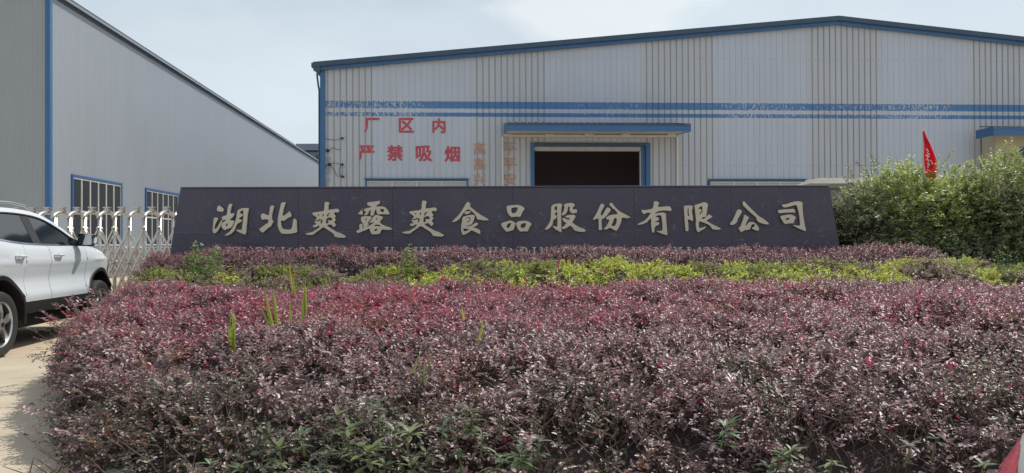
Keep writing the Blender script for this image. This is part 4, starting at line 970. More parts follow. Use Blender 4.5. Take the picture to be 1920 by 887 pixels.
def sample_field(h, x0, x1, y0, y1, n, wfun=None, seed=0):
    out_ = []; tot = 0
    while tot < n:
        m = n * 3; x = rng.uniform(x0, x1, m); y = rng.uniform(y0, y1, m); e = .03
        hh = h(x, y); gx_ = (h(x+e, y) - h(x-e, y)) / (2*e); gy_ = (h(x, y+e) - h(x, y-e)) / (2*e)
        a = np.minimum(np.sqrt(1 + gx_**2 + gy_**2), 6)
        wt = a / 6 * (hh > .03)
        if wfun is not None: wt = wt * wfun(x, y, hh)
        keep = rng.random(m) < wt
        nn = norm(np.stack([-gx_, -gy_, np.ones(m)], 1))[keep]
        # steep parts: spread down the face
        out_.append(np.concatenate([np.stack([x, y, hh], 1)[keep], nn], 1)); tot += keep.sum()
    o = np.concatenate(out_)[:n]; return o[:, :3], o[:, 3:]
def hedge(name, label, h, box, n, nl, leafL, mats, tintf, wfun=None, fine_y=0, core_drop=.10, parent_label=None, twl=(.10, .2), grid=.08, cat='hedge', fold=.2, tilt=.45, aspect=.62, inset=.12, up=.45, sprigs=0):
    x0, x1, y0, y1 = box
    root = empty(name, ((x0 + x1) / 2, y0, 0), label, cat)
    off = np.array([(x0 + x1) / 2, y0, 0])
    P, Nn = sample_field(h, x0, x1, y0, y1, n, wfun)
    Dr = norm(Nn * .9 + np.array([0, 0, up]) + rng.normal(0, .55, P.shape)); Ln = rng.uniform(*twl, len(P))
    depth = rng.random(len(P)) ** 1.5 * inset
    B = P - Nn * (depth[:, None] + .05) - Dr * Ln[:, None] * .35
    B[:, 2] = np.maximum(B[:, 2], .03)
    if sprigs:   # long loose shoots standing out of the clipped surface
        q = rng.choice(len(P), sprigs * 4, p=(lambda w_: w_ / w_.sum())(np.where((P[:, 1] < y0 + 1.2) | (P[:, 0] < interp(P[:, 1], XL) + .35), 1.0, .18)))[:sprigs]
        for qi in q:
            k = rng.integers(1, 3); d_ = norm(Nn[qi] * 1.0 + np.array([0, 0, .25]) + rng.normal(0, .4, 3))
            for j in range(k + 1):
                B = np.concatenate([B, (P[qi] - Nn[qi] * .03 + d_ * j * .11 - np.array([0, 0, .02 * j * j]))[None]]); Dr = np.concatenate([Dr, norm(d_ + rng.normal(0, .12, 3))[None]])
                Ln = np.concatenate([Ln, [.14]]); P = np.concatenate([P, P[qi][None]]); Nn = np.concatenate([Nn, Nn[qi][None]]); depth = np.concatenate([depth, [0.0]])
    lp, ld, ln_, ls, li, lt_ = sprays(B, Dr, Ln, nl, leafL, tilt=tilt)
    # leaves on a face turn a little outward
    ln_ = norm(ln_ + Nn[li] * .55)
    tint = tintf(lp, li, len(P), lt_, depth)
    ok = lp[:, 2] > .02
    if fine_y:
        for nm, msk, fine in (('foliage', ok & (lp[:, 1] < fine_y), True), ('foliage', ok & (lp[:, 1] >= fine_y), False)):
            me = leaves_mesh(nm, lp[msk] - off, ld[msk], ln_[msk], ls[msk], ls[msk] * aspect, tint[msk], fine, fold); o = link(nm, me, root, mats); o['kind'] = 'stuff'
    else:
        me = leaves_mesh('foliage', lp[ok] - off, ld[ok], ln_[ok], ls[ok], ls[ok] * aspect, tint[ok], False, fold); o = link('foliage', me, root, mats); o['kind'] = 'stuff'
    me = twig_mesh('twigs', B - off - Dr * .12, B + Dr * Ln[:, None] * .8 - off - np.array([0, 0, .02]), .0022, .0008); o = link('twigs', me, root, M['stem']); o['kind'] = 'stuff'
    if sprigs:   # bare woody stems rising from the soil behind the outer leaves
        m_ = 650; sx_ = rng.uniform(-2.2, 4.2, m_); sy_ = 3.66 + rng.random(m_) * .5; A2 = np.stack([sx_, sy_ + .12, np.zeros(m_) + .03], 1)
        B2 = A2 + np.stack([rng.normal(0, .12, m_), -rng.random(m_) * .16, np.zeros(m_)], 1); B2[:, 2] = np.maximum(h(B2[:, 0], B2[:, 1]) * rng.uniform(.7, 1.05, m_), .12)
        C2 = B2 + np.stack([rng.normal(0, .08, m_), rng.normal(-.03, .05, m_), rng.uniform(.02, .12, m_)], 1)
        o = link('stems', twig_mesh('stems', np.concatenate([A2, B2]) - off, np.concatenate([B2, C2]) - off, .0036, .0018), root, M['stem']); o['kind'] = 'stuff'
    # dark-coloured sheet below the leaves, standing in for the shade between twigs
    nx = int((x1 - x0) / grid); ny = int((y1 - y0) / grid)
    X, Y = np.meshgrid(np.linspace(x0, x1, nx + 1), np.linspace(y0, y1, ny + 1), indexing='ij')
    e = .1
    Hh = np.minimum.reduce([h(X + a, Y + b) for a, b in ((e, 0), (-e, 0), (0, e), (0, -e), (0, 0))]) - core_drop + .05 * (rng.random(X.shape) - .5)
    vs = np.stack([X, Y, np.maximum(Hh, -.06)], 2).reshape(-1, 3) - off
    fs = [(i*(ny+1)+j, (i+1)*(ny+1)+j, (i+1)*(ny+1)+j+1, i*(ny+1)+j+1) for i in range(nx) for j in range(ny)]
    me = bpy.data.meshes.new('shade_core'); me.from_pydata(vs.tolist(), [], fs); o = link('shade_core', me, root, M['core']); o['kind'] = 'stuff'
    return root
PUR = [(.25, .165, .165), (.31, .205, .20), (.15, .105, .11), (.44, .35, .34)]
def tint_front(P, idx, ntw, t, depth):
    n = len(P); c = pick(n, PUR, (5, 4, 3, 1.2))
    tw = rng.random(ntw)[idx]; c *= rng.uniform(.62, 1.4, (ntw, 1))[idx]
    x, y = P[:, 0], P[:, 1]
    # crimson young growth on the sheared top
    zone = np.exp(-((y - 7.6) / 2.1) ** 2) * np.clip(1.15 - np.abs(x + .9) / 5.2, .12, 1)
    patch = value_noise(x, y, .8, 21); patch2 = value_noise(x, y, .25, 22)
    pr = np.clip(zone * (patch * 1.4 + patch2 * .5 - .48), 0, 1) 
    red = tw < pr * .95
    red &= rng.random(n) < .8
    c[red] = pick(red.sum(), [(.38, .06, .11), (.50, .07, .15), (.28, .09, .11)], (3, 2, 3))
    warm = (~red) & (y > 5.4); c[warm] *= np.array([1.04, .86, .94])
    # rusty and olive patches
    q = value_noise(x, y, .6, 33); rust = (tw > .6) & (q > .76); c[rust] = pick(rust.sum(), [(.24, .11, .06), (.18, .12, .07)], (1, 1))
    q2 = value_noise(x, y, .5, 34); ol = (rng.random(n) < .5) & (q2 > .72) & (P[:, 2] < .55); c[ol] = pick(ol.sum(), [(.14, .15, .09), (.12, .12, .085)], (1, 1))
    gm = (rng.random(n) < .08 + .3 * q2) & (P[:, 2] < .3 + .1 * q2) & (np.abs(x + .65) < .7); c[gm] = pick(gm.sum(), [(.18, .22, .12), (.14, .17, .10), (.22, .2, .15)], (2, 2, 1))
    c *= np.array([1.0, .96, .97])
    hot = rng.random(n) < .0016; c[hot] = (.5, .012, .02)
    return c
def w_front(x, y, h):
    low = np.clip(h / .35, .5, 1)
    near = np.clip(1.5 - (y - 4) * .13, .7, 1.6)
    gap = np.clip((value_noise(x, y + h * 2, .26, 55) - .22) * 4, .15, 1)
    return low * near * np.where(h < .6, gap, 1) / 1.6
hedge('hedge', 'broad clipped purple-red hedge filling the foreground', h_front, (-5.1, 8.2, 3.4, 10.1), 57000, 9, .0345, LEAF, tint_front, w_front, fine_y=6.2, twl=(.10, .22), sprigs=300, core_drop=.15)

# yellow-green privet row
def h_yel(x, y):
    t = y - 9.9; n_ = .12 * (value_noise(x, y, .5, 41) - .5) + .09 * (value_noise(x, y, .2, 42) - .5)
    e = np.clip((x + 5.25) / .3, 0, 1)
    return np.maximum((interp(t, [(0, .66), (.3, .76), (.8, .90), (1.35, .95), (1.5, .8), (1.55, 0)]) + n_ * 1.3 - .10 * np.clip((-x - .2) / 1.5, 0, 1)) * np.sqrt(1 - (1 - e) ** 2), 0)
def tint_yel(P, idx, ntw, t, depth):
    n = len(P); x, y = P[:, 0], P[:, 1]; c = pick(n, [(.22, .26, .07), (.30, .35, .06), (.17, .2, .07)], (3, 3, 2))
    b = value_noise(x, y, .7, 43) + .55 * np.exp(-((x - 1.6) / 1.9) ** 2) + .2 * np.exp(-((x + 2.4) / .9) ** 2) + .12 * np.exp(-((x - 4.6) / 1.1) ** 2) > .80
    b &= rng.random(n) < .85
    c[b] = pick(b.sum(), [(.46, .52, .07), (.56, .58, .10), (.34, .42, .07)], (3, 2, 2))
    p = (value_noise(x, y, .35, 44) + .14 * np.clip((-x - .6) / 2, 0, 1) + .12 * np.clip((x - 3.2) / 1.5, 0, 1) > .62) & (rng.random(n) < .8) & ~b; c[p] = pick(p.sum(), [(.25, .16, .16), (.2, .19, .13), (.30, .22, .2)], (2, 2, 1))
    return c
hedge('privet_row', 'narrow row of yellow-green privet between the two purple hedges', h_yel, (-5.4, 8.2, 9.85, 11.5), 12000, 9, .038, LEAFY, tint_yel, lambda x, y, h: np.clip((value_noise(x, y, .4, 47) - .1) * 4, .35, 1), twl=(.10, .2), core_drop=.14)
def h_back(x, y):
    t = y - 11.3; n_ = .14 * (value_noise(x, y, .6, 51) - .5) + .08 * (value_noise(x, y, .2, 52) - .5)
    e = np.clip((x + 5.55) / .35, 0, 1); e2 = np.clip((6.6 - x) / .4, 0, 1)
    return np.maximum((interp(t, [(0, .5), (.1, .88), (.3, 1.04), (.6, 1.12), (1.1, 1.12), (1.2, .8), (1.25, 0)]) + n_) * np.sqrt(1 - (1 - e) ** 2) * np.sqrt(1 - (1 - e2) ** 2), 0)
def tint_back(P, idx, ntw, t, depth):
    n = len(P); c = pick(n, PUR, (4, 4, 3, 2)) * np.array([1.0, .82, .88]); tw = rng.random(ntw)[idx]
    r_ = (tw < .22) & (value_noise(P[:, 0], P[:, 1], .8, 53) > .35); c[r_] = pick(r_.sum(), [(.28, .05, .08), (.2, .05, .07)], (1, 1)); return c
hedge('back_hedge', 'low purple-red hedge running along the foot of the granite name wall', h_back, (-5.7, 6.7, 11.25, 12.6), 13000, 9, .028, LEAF, tint_back, twl=(.09, .2), core_drop=.12)

# green bushes behind
def bush(name, label, blobs, n, tintf, loc, shoots=(), leafL=.056, nl=9):
    root = empty(name, loc, label, 'bush'); off = np.array(loc, float)
    cs = np.array([b_[:3] for b_ in blobs]); rs = np.array([b_[3:6] for b_ in blobs]); wv_ = rs[:, 0] * rs[:, 2]; which = rng.choice(len(blobs), n, p=wv_ / wv_.sum())
    d = norm(rng.normal(0, 1, (n, 3))); rad = 1.06 - .42 * rng.random(n) ** 1.4
    bump = 1 + .34 * (value_noise(d[:, 0] * 3 + cs[which, 0] * 7, d[:, 2] * 3 + d[:, 1] * 2, .7, 61) - .5)
    P = cs[which] + d * rs[which] * (rad * bump)[:, None]
    # drop points deep inside another blob
    q = np.min([np.linalg.norm((P - cs[k]) / rs[k], axis=1) + (which == k) * 9 for k in range(len(blobs))], axis=0); keep = (q > .72) & (P[:, 2] > .1)
    P, d = P[keep], norm(d / rs[which])[keep]
    Dr = norm(d * .8 + np.array([0, 0, .55]) + rng.normal(0, .5, P.shape)); Ln = rng.uniform(.14, .30, len(P))
    lp, ld, ln_, ls, li, lt_ = sprays(P, Dr, Ln, nl, leafL, droop=.2, tilt=.5)
    ln_ = norm(ln_ + d[li] * .4)
    tint = tintf(lp, li, len(P))
    tw = [((P - Dr * .15)[::3], (P + Dr * Ln[:, None] * .9)[::3])]
    SP_, SD_, SN_, SS_, ST_ = [lp], [ld], [ln_], [ls], [tint]
    shoots = list(shoots)
    for k in range(len(blobs) * 16 if n > 2000 else 3):
        c_, r_ = cs[k % len(blobs)], rs[k % len(blobs)]; dd_ = norm(np.array([rnd.uniform(-1, 1), rnd.uniform(-1, .3), rnd.uniform(.15, 1)])); a_ = c_ + dd_ * r_ * .9; L_ = rnd.uniform(.15, .42)
        b_ = a_ + norm(dd_ * .7 + np.array([rnd.uniform(-.4, .4), -.1, .5])) * L_; shoots.append((*a_, *b_))
    for (x, y, z0, x1, y1, z1) in shoots:
        A = np.array([x, y, z0]); Bv = np.array([x1, y1, z1]); m = int(np.linalg.norm(Bv - A) / .016)
        for tw_i in range(1):
            t = np.linspace(.15, 1, m)[:, None]; bow = np.sin(t * math.pi) * .06
            pts = A + (Bv - A) * t + bow * np.array([.5, 0, .6]); dd = norm((Bv - A)[None].repeat(m, 0)); sd = norm(np.cross(dd, np.array([0, 1., .2])))
            sgn = np.where(np.arange(m) % 2 == 0, 1, -1)[:, None]
            SP_.append(pts); SD_.append(norm(dd * .6 + sd * sgn + rng.normal(0, .35, (m, 3)))); SN_.append(norm(np.array([0, -.5, 1.]) + rng.normal(0, .5, (m, 3)))); SS_.append(leafL * (.7 + .6 * rng.random(m)) * (1.15 - .6 * t[:, 0])); ST_.append(tintf(pts, np.zeros(m, int), 1))
            tw.append((pts[:-1], pts[1:]))
    P_, D_, N_, S_, T_ = map(np.concatenate, (SP_, SD_, SN_, SS_, ST_))
    me = leaves_mesh('foliage', P_ - off, D_, N_, S_, S_ * .55, T_, False, .2); o = link('foliage', me, root, LEAFG); o['kind'] = 'stuff'
    A = np.concatenate([a for a, b in tw]) - off; Bv = np.concatenate([b for a, b in tw]) - off
    o = link('twigs', twig_mesh('twigs', A, Bv, .003, .0015), root, M['stem']); o['kind'] = 'stuff'
    # stems, then dark-coloured balls standing in for the shade inside the bush
    mb = MB()
    for c_, r_ in zip(cs, rs):
        for k in range(5):
            a = rnd.uniform(0, 6.28); b0 = Vector((c_[0] + rnd.uniform(-.2, .2), c_[1] + rnd.uniform(-.2, .2), 0)) - Vector(loc)
            e_ = Vector((c_[0] + math.cos(a) * r_[0] * .6, c_[1] + math.sin(a) * r_[1] * .6, c_[2] + r_[2] * rnd.uniform(.0, .6))) - Vector(loc)
            mb.tube([b0, b0.lerp(e_, .5) + Vector((rnd.uniform(-.1, .1), 0, .1)), e_], [.03, .018, .008], 5)
    mb.build('stem', M['stem'], root)
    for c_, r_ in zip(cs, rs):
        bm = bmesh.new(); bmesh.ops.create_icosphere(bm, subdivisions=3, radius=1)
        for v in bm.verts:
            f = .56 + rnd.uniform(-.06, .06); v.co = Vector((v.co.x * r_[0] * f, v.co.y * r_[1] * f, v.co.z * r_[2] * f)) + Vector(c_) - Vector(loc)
        me = bpy.data.meshes.new('shade_core'); bm.to_mesh(me); bm.free(); link('shade_core', me, root, M['core'])
    return root
def tg(cols, wts, ycols=None, f=None):
    def g(P, idx, ntw):
        c = pick(len(P), cols, wts)
        if ycols is not None:
            m = rng.random(len(P)) < f(P); c[m] = pick(m.sum(), ycols, [1] * len(ycols))
        return c
    return g
GR = [(.19, .215, .13), (.25, .275, .17), (.13, .155, .09), (.35, .37, .28)]
YG = [(.40, .48, .14), (.33, .41, .12)]
A_ = lambda px, py, y: tuple(at_depth(px, py, y))
fy = lambda P: np.clip(1.1 * np.exp(-((P[:, 0] - 6.9) / .9) ** 2) * np.clip((P[:, 2] - 1.0) / 1.0, 0, 1) + .12, 0, .9)
sh = []
for (px, py, qx, qy) in ((1640, 320, 1628, 288), (1655, 325, 1668, 292), (1632, 330, 1605, 305), (1600, 345, 1588, 312), (1680, 330, 1672, 300), (1712, 325, 1700, 300), (1745, 325, 1760, 290), (1750, 320, 1790, 280),
                         (1770, 320, 1825, 300), (1800, 330, 1850, 335), (1610, 360, 1578, 330), (1665, 330, 1640, 300), (1620, 345, 1612, 318), (1595, 400, 1572, 385), (1592, 430, 1568, 440)):
    a, b = at_depth(px, py + 12, 13.2), at_depth(qx, qy, 13.1 + rnd.uniform(-.2, .2)); sh.append((*a, *b))
bush('green_bush', 'large grey-green bush with wild shoots at the end of the name wall', [(5.95, 13.4, 1.12, .55, .6, .98), (6.6, 13.5, 1.25, .8, .7, 1.12), (7.4, 13.5, 1.2, .8, .7, 1.12), (6.2, 13.1, .6, .8, .5, .6), (7.3, 13.0, .6, .9, .5, .65)],
     14000, tg(GR, (3, 3, 3, 1.5), YG, fy), (6.6, 13.4, 0), sh)
sh = []
for (px, py, qx, qy) in ((1880, 320, 1884, 262), (1884, 300, 1896, 258), (1884, 300, 1872, 275), (1886, 295, 1905, 280), (1860, 325, 1850, 300), (1900, 320, 1915, 296), (1870, 320, 1862, 290)):
    a, b = at_depth(px, py + 10, 12.9), at_depth(qx, qy, 12.9); sh.append((*a, *b))
bush('green_bush', 'rounded mid green bush with one tall sprig, rightmost in the photo', [(8.15, 13.2, 1.35, .75, .7, 1.15), (9.1, 13.3, 1.3, .9, .7, 1.2), (8.3, 12.7, .6, .8, .5, .65), (9.3, 12.7, .6, .9, .5, .65)],
     10000, tg([(.23, .28, .13), (.29, .34, .16), (.17, .21, .1)], (3, 3, 2), YG, lambda P: np.clip((P[:, 2] - 1.5) * .5, 0, .5)), (8.6, 13.1, 0), sh)
bush('dark_shrub', 'small dark shrub squeezed between the name wall end and the green bush', [(5.38, 13.55, .95, .28, .35, .85)], 900, tg([(.03, .045, .022), (.045, .06, .03)], (1, 1)), (5.38, 13.55, 0))

# weeds with leaves one can pick out
def leaf_part(parent, P, D, Nn, L, W, m_, cols):
    P, D, Nn = np.array([P], float), norm(np.array([D], float)), np.array([Nn], float)
    S = norm(np.cross(D, Nn)); Nn = norm(np.cross(S, D)); mb = MB(); pts = []
    for k, (t, w_) in enumerate(((0, .08), (.2, .6), (.45, 1), (.7, .85), (.9, .35), (1, .02))):
        c = (P + D * L * t - Nn * L * .18 * t * t)[0]; s_ = (S * W * .5 * w_)[0]; u = (Nn * W * .15 * w_)[0]
        pts += [tuple(c + s_ + u), tuple(c), tuple(c - s_ + u)]
    mb.add(pts, [(k*3+j, (k+1)*3+j, (k+1)*3+j+1, k*3+j+1) for k in range(5) for j in range(2)])
    me = mb.mesh('leaf'); ca = me.color_attributes.new('tint', 'FLOAT_COLOR', 'POINT'); c = np.ones((len(me.vertices), 4), np.float32); c[:, :3] = cols; ca.data.foreach_set('color', c.ravel())
    me.polygons.foreach_set('use_smooth', [True] * len(me.polygons))
    return link('leaf', me, parent, m_)
def weed(px, py, y, hgt, nleaf, ll, label, whorls=1, col=(.11, .17, .06), grp=None):
    top_ = at_depth(px, py, y)
    root = empty('weed', (top_.x, top_.y, 0), label, 'weed', group=grp)
    bz = max(0.0, top_.z - hgt)
    ln = Vector((rnd.uniform(-.05, .05), rnd.uniform(.02, .1), 0))
    mb = MB(); bz = max(bz, top_.z - .12); pts = [(-ln.x * .4, .06, bz), (-ln.x * .2, .02, bz + (top_.z - bz) * .6), (0, 0, top_.z)]; mb.tube(pts, [.005, .004, .002], 5); mb.build('stem', M['greenstem'], root)
    for wv_ in range(whorls):
        z = top_.z - wv_ * hgt / whorls * .55; ll = ll * (1.18 if wv_ == 0 else 1); nn = nleaf if wv_ == 0 else max(5, nleaf - 3)
        for k in range(nn):
            a = 2 * math.pi * (k + rnd.uniform(-.3, .3)) / nn + wv_; el = rnd.uniform(-.15, .75) if wv_ == 0 else rnd.uniform(-.3, .3)
            D = (math.cos(a) * math.cos(el), math.sin(a) * math.cos(el), math.sin(el)); s = rnd.uniform(.75, 1.15)
            c_ = np.array(col) * rnd.uniform(.8, 1.3)
            leaf_part(root, (0, 0, z - rnd.uniform(0, .03)), D, (0, 0, 1) if el < .5 else (-D[0], -D[1], .6), ll * s, ll * .3 * s, LEAFG, c_)
    return root
FG = 3.60
weed(655, 800, FG, .25, 9, .075, 'broad-leaved green weed under the hedge face, left of the pair of rosettes', 2)
weed(690, 840, FG, .2, 9, .085, 'bright green weed with long leaves at the bottom, just left of centre', 2, (.16, .22, .08))
weed(768, 806, FG - .05, .2, 12, .07, 'pale green star-shaped weed rosette in the middle of the lower hedge face', 1, (.20, .24, .11))
weed(740, 800, FG, .2, 9, .06, 'dull green weed just left of the pale star-shaped rosette', 1, (.10, .14, .07))
weed(520, 835, FG, .2, 9, .065, 'small green weed alone near the bottom, left of centre', 2, (.13, .17, .07))
weed(705, 762, FG + .05, .2, 10, .055, 'grey-green weed tip highest of the weeds on the hedge face', 1, (.10, .15, .09))
weed(880, 765, FG + .03, .25, 9, .065, 'olive green weed among purple twigs right of the rosettes', 3, (.10, .13, .06))
weed(860, 848, FG, .2, 9, .05, 'tiny green weed rosette below the olive weed', 1, (.12, .17, .08))
weed(975, 850, FG - .03, .15, 12, .075, 'large star-shaped green weed at the bottom centre of the photo', 2, (.15, .21, .09))
weed(940, 858, FG, .12, 9, .05, 'small green weed left against the large star-shaped one', 1, (.11, .15, .07))
weed(1362, 795, FG, .2, 9, .065, 'narrow-leaved upright green weed on the right half of the hedge face', 3, (.09, .15, .07))
weed(1465, 850, FG, .15, 10, .06, 'green weed sprig leaning right near the bottom right', 2, (.12, .17, .08))
weed(1485, 838, FG, .15, 7, .05, 'light green weed tip beside the leaning sprig', 1, (.15, .2, .09))
weed(1708, 832, FG - .05, .15, 10, .05, 'silvery weed rosette low on the hedge face near the right', 1, (.2, .21, .18))
weed(1755, 820, FG, .15, 8, .045, 'small dark green weed right of the silvery rosette', 1, (.07, .11, .05))
weed(1845, 868, FG - .1, .12, 9, .05, 'green weed rosette beside the red scooter fairing', 1, (.12, .17, .09))

for (px, py) in ((565, 812), (610, 850), (632, 778), (720, 872), (800, 850), (830, 800), (905, 812), (925, 876), (585, 872), (770, 868), (845, 778), (1010, 822), (395, 868), (450, 872), (1440, 872), (1560, 860)):
    weed(px, py, FG + rnd.uniform(-.04, .05), .18, rnd.randint(7, 9), rnd.uniform(.05, .065), 'one of the dull green weeds mixed among purple twigs at the foot of the hedge', 2, (rnd.uniform(.10, .15), rnd.uniform(.14, .19), rnd.uniform(.07, .1)), 'dull green weeds at the foot of the hedge')
# leafy weeds poking out at the back
def tall_weed(px, py, y, wpx, n, label, col, leafL, base_z=.6):
    t_ = at_depth(px, py, y); root = empty('tall_weed', (t_.x, y, 0), label, 'weed'); r_ = wpx / 2 / F_PX * y; hh = t_.z - base_z
    P = []; D = []; st_ = []
    for k in range(9):
        a = rnd.uniform(0, 6.28); q = 1 if k == 0 else rnd.uniform(.35, .92); rr = r_ * (1.25 - q) * 1.1
        st_.append(((math.cos(a) * rr * .3, math.sin(a) * rr * .3), (math.cos(a) * rr, math.sin(a) * rr), base_z + hh * q))
    for k in range(n):
        (bx, by), (tx, ty), tz = st_[k % 9]; f = rnd.random() ** .8; a = rnd.uniform(0, 6.28); rr = r_ * .28 * (1.15 - f) + .01
        P.append((bx + (tx - bx) * f + math.cos(a) * rr, by + (ty - by) * f + math.sin(a) * rr, base_z - .15 + (tz - base_z + .15) * f)); D.append((math.cos(a), math.sin(a), rnd.uniform(-.2, .9)))
    P = np.array(P); D = norm(np.array(D) + rng.normal(0, .3, P.shape)); Nn = norm(np.array([0, 0, 1.]) + rng.normal(0, .5, P.shape))
    c = np.array(col) * (.7 + .7 * rng.random((n, 1))); L = leafL * (.6 + .7 * rng.random(n))
    o = link('foliage', leaves_mesh('foliage', P, D, Nn, L, L * .38, c, True), root, LEAFG); o['kind'] = 'stuff'
    mb = MB()
    for (b_, t2, tz) in st_: mb.tube([(b_[0], b_[1], base_z - .4), (b_[0], b_[1], base_z - .1), (t2[0], t2[1], tz)], [.006, .005, .002], 4)
    mb.build('stem', M['greenstem'], root)
tall_weed(385, 452, 11.2, 105, 1100, 'leafy light green weed rising over the back hedge at its left end', (.14, .22, .06), .055)
tall_weed(430, 488, 10.9, 50, 250, 'yellow-green weed at the right foot of the tall leafy weed', (.28, .34, .04), .045, .6)
tall_weed(762, 458, 11.0, 60, 450, 'narrow yellow-green weed standing over the back hedge below the fourth character', (.2, .27, .05), .045)
tall_weed(910, 478, 11.0, 75, 350, 'thin grey-green weed among the yellow row near the middle', (.13, .17, .07), .045)
tall_weed(855, 500, 9.9, 70, 260, 'feathery dull green weed at the back edge of the front hedge', (.13, .16, .08), .04, .55)
tall_weed(1780, 480, 11.4, 90, 420, 'grey-green weed patch below the big bush', (.12, .16, .08), .05, .5)
tall_weed(1882, 462, 10.8, 60, 380, 'leafy sapling standing before the rightmost bush', (.12, .17, .07), .06, .5)
tall_weed(1855, 500, 10.9, 110, 420, 'low green weeds at the right end of the yellow row', (.15, .2, .06), .045, .5)
tall_weed(322, 500, 10.3, 50, 160, 'yellow-green weed tuft at the left end of the yellow row', (.2, .26, .05), .04, .55)

# grass clumps with single blades
def blade(parent, A, B, wdt, col, bend=(0, 0, 0)):
    A, B = Vector(A), Vector(B); n = 6; mb = MB(); s_ = (B - A).cross(Vector((0, 1, 0))).normalized(); vs = []
    for k in range(n + 1):
        t = k / n; c = A.lerp(B, t) + Vector(bend) * math.sin(t * math.pi); w_ = wdt * (1 - t ** 2.2) * .5 + .0008
        vs += [c - s_ * w_, c + Vector((0, w_ * .5, 0)), c + s_ * w_]
    mb.add(vs, [(k*3+j, (k+1)*3+j, (k+1)*3+j+1, k*3+j+1) for k in range(n) for j in range(2)])
    me = mb.mesh('blade'); ca = me.color_attributes.new('tint', 'FLOAT_COLOR', 'POINT'); c = np.ones((len(me.vertices), 4), np.float32); c[:, :3] = col; ca.data.foreach_set('color', c.ravel())
    return link('blade', me, parent, LEAFY)
def grass(y, label, blades):
    p0 = at_depth(blades[0][0], blades[0][1], y); root = empty('grass_clump', (p0.x, y, 0), label, 'grass clump')
    o = Vector((p0.x, y, 0))
    for (x0, y0, x1, y1, wpx, col) in blades:
        a = at_depth(x0, y0, y); b = at_depth(x1, y1, y - .03); blade(root, a - o, b - o, wpx / F_PX * y, col, (rnd.uniform(-.01, .01), 0, 0))
GC = (.26, .33, .05); GD = (.2, .22, .09); GY_ = (.36, .36, .1)
grass(5.0, 'short green grass blades with a broken tip in the left part of the hedge', [(434, 662, 432, 596, 7, GC), (438, 662, 441, 596, 6, GC), (437, 662, 436, 588, 6, GC), (441, 600, 431, 582, 5, GY_)])
grass(5.5, 'tallest pair of upright yellow-green blades in the hedge', [(570, 640, 569, 528, 5, GY_), (562, 645, 573, 522, 8, GC), (567, 632, 575, 540, 7, GC), (545, 640, 543, 560, 6, GC)])
grass(5.7, 'cluster of slanting green blades left of the tallest pair', [(512, 620, 497, 545, 8, GC), (520, 608, 512, 540, 7, GC), (508, 618, 484, 562, 5, GD)])
grass(7.5, 'single thin yellow blade crossing the back edge of the hedge', [(549, 545, 543, 490, 4, GY_), (552, 555, 546, 510, 3, GC)])
grass(6.5, 'lone thin dry stalk slanting over the hedge below the fourth character', [(788, 660, 751, 478, 3, GD), (786, 648, 778, 610, 6, GD)])
grass(4.9, 'few yellowish grass blades low on the hedge right of centre', [(896, 640, 905, 598, 5, GC), (870, 600, 866, 575, 4, GY_), (818, 718, 838, 660, 5, GC), (806, 745, 820, 705, 5, GC)])
grass(4.6, 'loose thin grass stems fanning out in front of the hedge left of centre', [(655, 765, 700, 680, 3, (.16, .14, .12)), (660, 770, 690, 700, 3, (.16, .14, .12)), (650, 750, 648, 660, 3, (.14, .12, .11)), (665, 700, 668, 645, 3, (.14, .12, .11))])
grass(4.3, 'dull green grass blades hanging among the twigs near the middle', [(775, 700, 790, 660, 5, GD), (795, 720, 800, 665, 4, GD), (808, 700, 797, 660, 5, (.15, .16, .08)), (790, 730, 782, 670, 4, (.15, .16, .08))])
# seed heads of thin grass in front of the name wall
def wisp(px, py, qx, qy, y, label):
    a = at_depth(px, py, y); b = at_depth(qx, qy, y); root = empty('grass_wisp', (a.x, y, 0), label, 'grass'); o = Vector((a.x, y, 0)); mb = MB(); a -= o; b -= o
    mb.tube([a, a.lerp(b, .6) + Vector((.01, 0, .01)), b], [.003, .0022, .0015], 4); mb.build('stalk', M['stem'], root)
    mb = MB()
    for k in range(12):
        t = .45 + .55 * k / 12; c = a.lerp(b, t); s_ = 1 if k % 2 else -1
        e_ = c + Vector((s_ * .03 + .01, 0, .025)); mb.tube([c, e_], [.0015, .003], 4)
    mb.build('seed_head', M['stem'], root)
for q in ((575, 470, 592, 450, 'first thin pale grass wisp before the granite wall, under the third character'), (618, 472, 628, 446, 'thin pale wisp rising under the gap after the third character'), (690, 470, 706, 448, 'thin pale wisp under the fourth character'),
          (903, 468, 895, 444, 'leftmost of two bare stalks under the sixth character'), (918, 468, 914, 440, 'second of two bare stalks under the sixth character'), (935, 470, 948, 448, 'pale wisp between sixth and seventh characters'),
          (1272, 466, 1252, 444, 'long dark arching sprig before the wall under the tenth character'), (1548, 470, 1552, 452, 'pale wisp at the right end of the name wall'), (372, 470, 358, 452, 'pale sprig beside the tall leafy weed, left end')):
    wisp(q[0], q[1] + 6, q[2], q[3], 11.9, q[4])

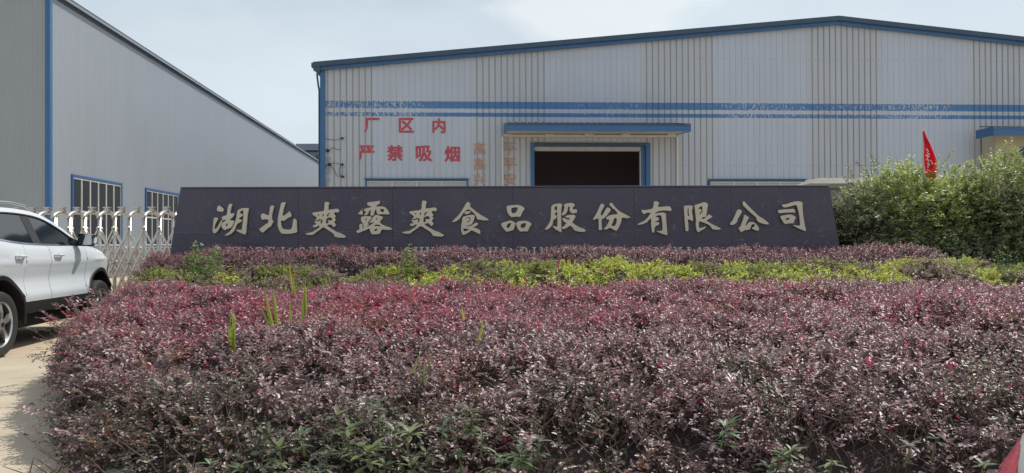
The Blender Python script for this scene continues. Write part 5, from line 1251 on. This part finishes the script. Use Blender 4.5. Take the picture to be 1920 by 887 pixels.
# flag
f0 = at_depth(1734, 330, 13.3); f1 = at_depth(1729.5, 237, 13.3)
fl = empty('red_flag', (f0.x, 13.3, 0), 'small red flag with white print hanging from a white pole in the green bush', 'flag')
mb = MB(); mb.tube([(0, 0, 0), ((f1.x - f0.x) * .6, 0, f1.z * .7), (f1.x - f0.x, 0, f1.z)], [.02, .02, .014], 8); mb.build('pole', M['offwhite'], fl)
V = lambda px, py, dy=0: tuple(at_depth(px, py, 13.27 + dy) - Vector((f0.x, 13.3, 0)))
rows = [(1731, 246, 1733, 245), (1732, 257, 1738, 258), (1733, 270, 1745, 272), (1733, 284, 1751, 287), (1733, 297, 1756, 301), (1734, 312, 1757, 319), (1736, 325, 1754, 334), (1739, 338, 1749, 347)]
mb = MB(); vs = []
for i, (xa, ya, xb, yb) in enumerate(rows):
    for j in range(7):
        t = j / 6; vs.append(V(xa + (xb - xa) * t, ya + (yb - ya) * t, .05 * math.sin(t * 9 + i * .5) * t))
vs2 = [(x, y + .004, z) for x, y, z in vs]; nn = len(vs)
mb.add(vs + vs2, [(i*7+j, i*7+j+1, (i+1)*7+j+1, (i+1)*7+j) for i in range(7) for j in range(6)] + [(nn+i*7+j, nn+(i+1)*7+j, nn+(i+1)*7+j+1, nn+i*7+j+1) for i in range(7) for j in range(6)])
cl = mb.build('cloth', M['flag'], fl, smooth=True)
mb = MB()
for (xa, ya, xb, yb, w_) in ((1737, 279, 1741, 284, 2), (1738, 286, 1744, 290, 1.6), (1735, 291, 1743, 294, 2), (1740, 288, 1739, 300, 1.6), (1736, 299, 1743, 301, 1.6), (1745, 300, 1749, 308, 1.6), (1738, 306, 1744, 309, 1.8), (1741, 303, 1740, 315, 1.4)):
    d = Vector((xb - xa, yb - ya)).normalized(); n_ = Vector((-d.y, d.x)) * w_ / 2
    mb.add([V(xa + n_.x, ya + n_.y, -.055), V(xb + n_.x, yb + n_.y, -.055), V(xb - n_.x, yb - n_.y, -.055), V(xa - n_.x, ya - n_.y, -.055)], [(0,1,2,3)])
mb.build('print', M['flagwhite'], cl)

# kerb round the planted bed and soil
kb = empty('kerb', (0, 0, 0), None, None); kb['kind'] = 'structure'
edge = [(-1.5, 3.45), (-2.0, 4.12), (-3.15, 5.65), (-3.84, 7.05), (-4.66, 9.5), (-5.2, 10.0), (-5.6, 11.4), (-5.65, 12.6)]
def kerb_run(a, b, L=.8):
    a, b = Vector((*a, 0)), Vector((*b, 0)); d = (b - a); n = max(1, round(d.length / L)); st = d / n; u = d.normalized(); p_ = Vector((-u.y, u.x, 0))
    for k in range(n):
        q0 = a + st * k + u * .004; q1 = a + st * (k + 1) - u * .004; z = .11 + rnd.uniform(-.003, .003)
        vs = [q0, q1, q1 + p_ * .1, q0 + p_ * .1]; vs = [tuple(v) for v in vs] + [(v.x, v.y, z) for v in vs]
        mb = MB(); mb.add(vs, [(0,3,2,1),(4,5,6,7),(0,1,5,4),(1,2,6,5),(2,3,7,6),(3,0,4,7)]); mb.build('kerb_stone', M['kerb'], kb, bevel=.01)
for a, b in zip(edge, edge[1:]): kerb_run(a, b)
kerb_run((8.2, 3.45), (-1.5, 3.45))
mb = MB(); pts = [(8.2, 3.47)] + [(8.2, 12.7)] + [(x + .05, y) for x, y in reversed(edge)]
mb.add([(x, y, .05) for x, y in pts], [tuple(range(len(pts)))]); so_ = mb.build('soil_bed', M['soil']); so_['kind'] = 'structure'
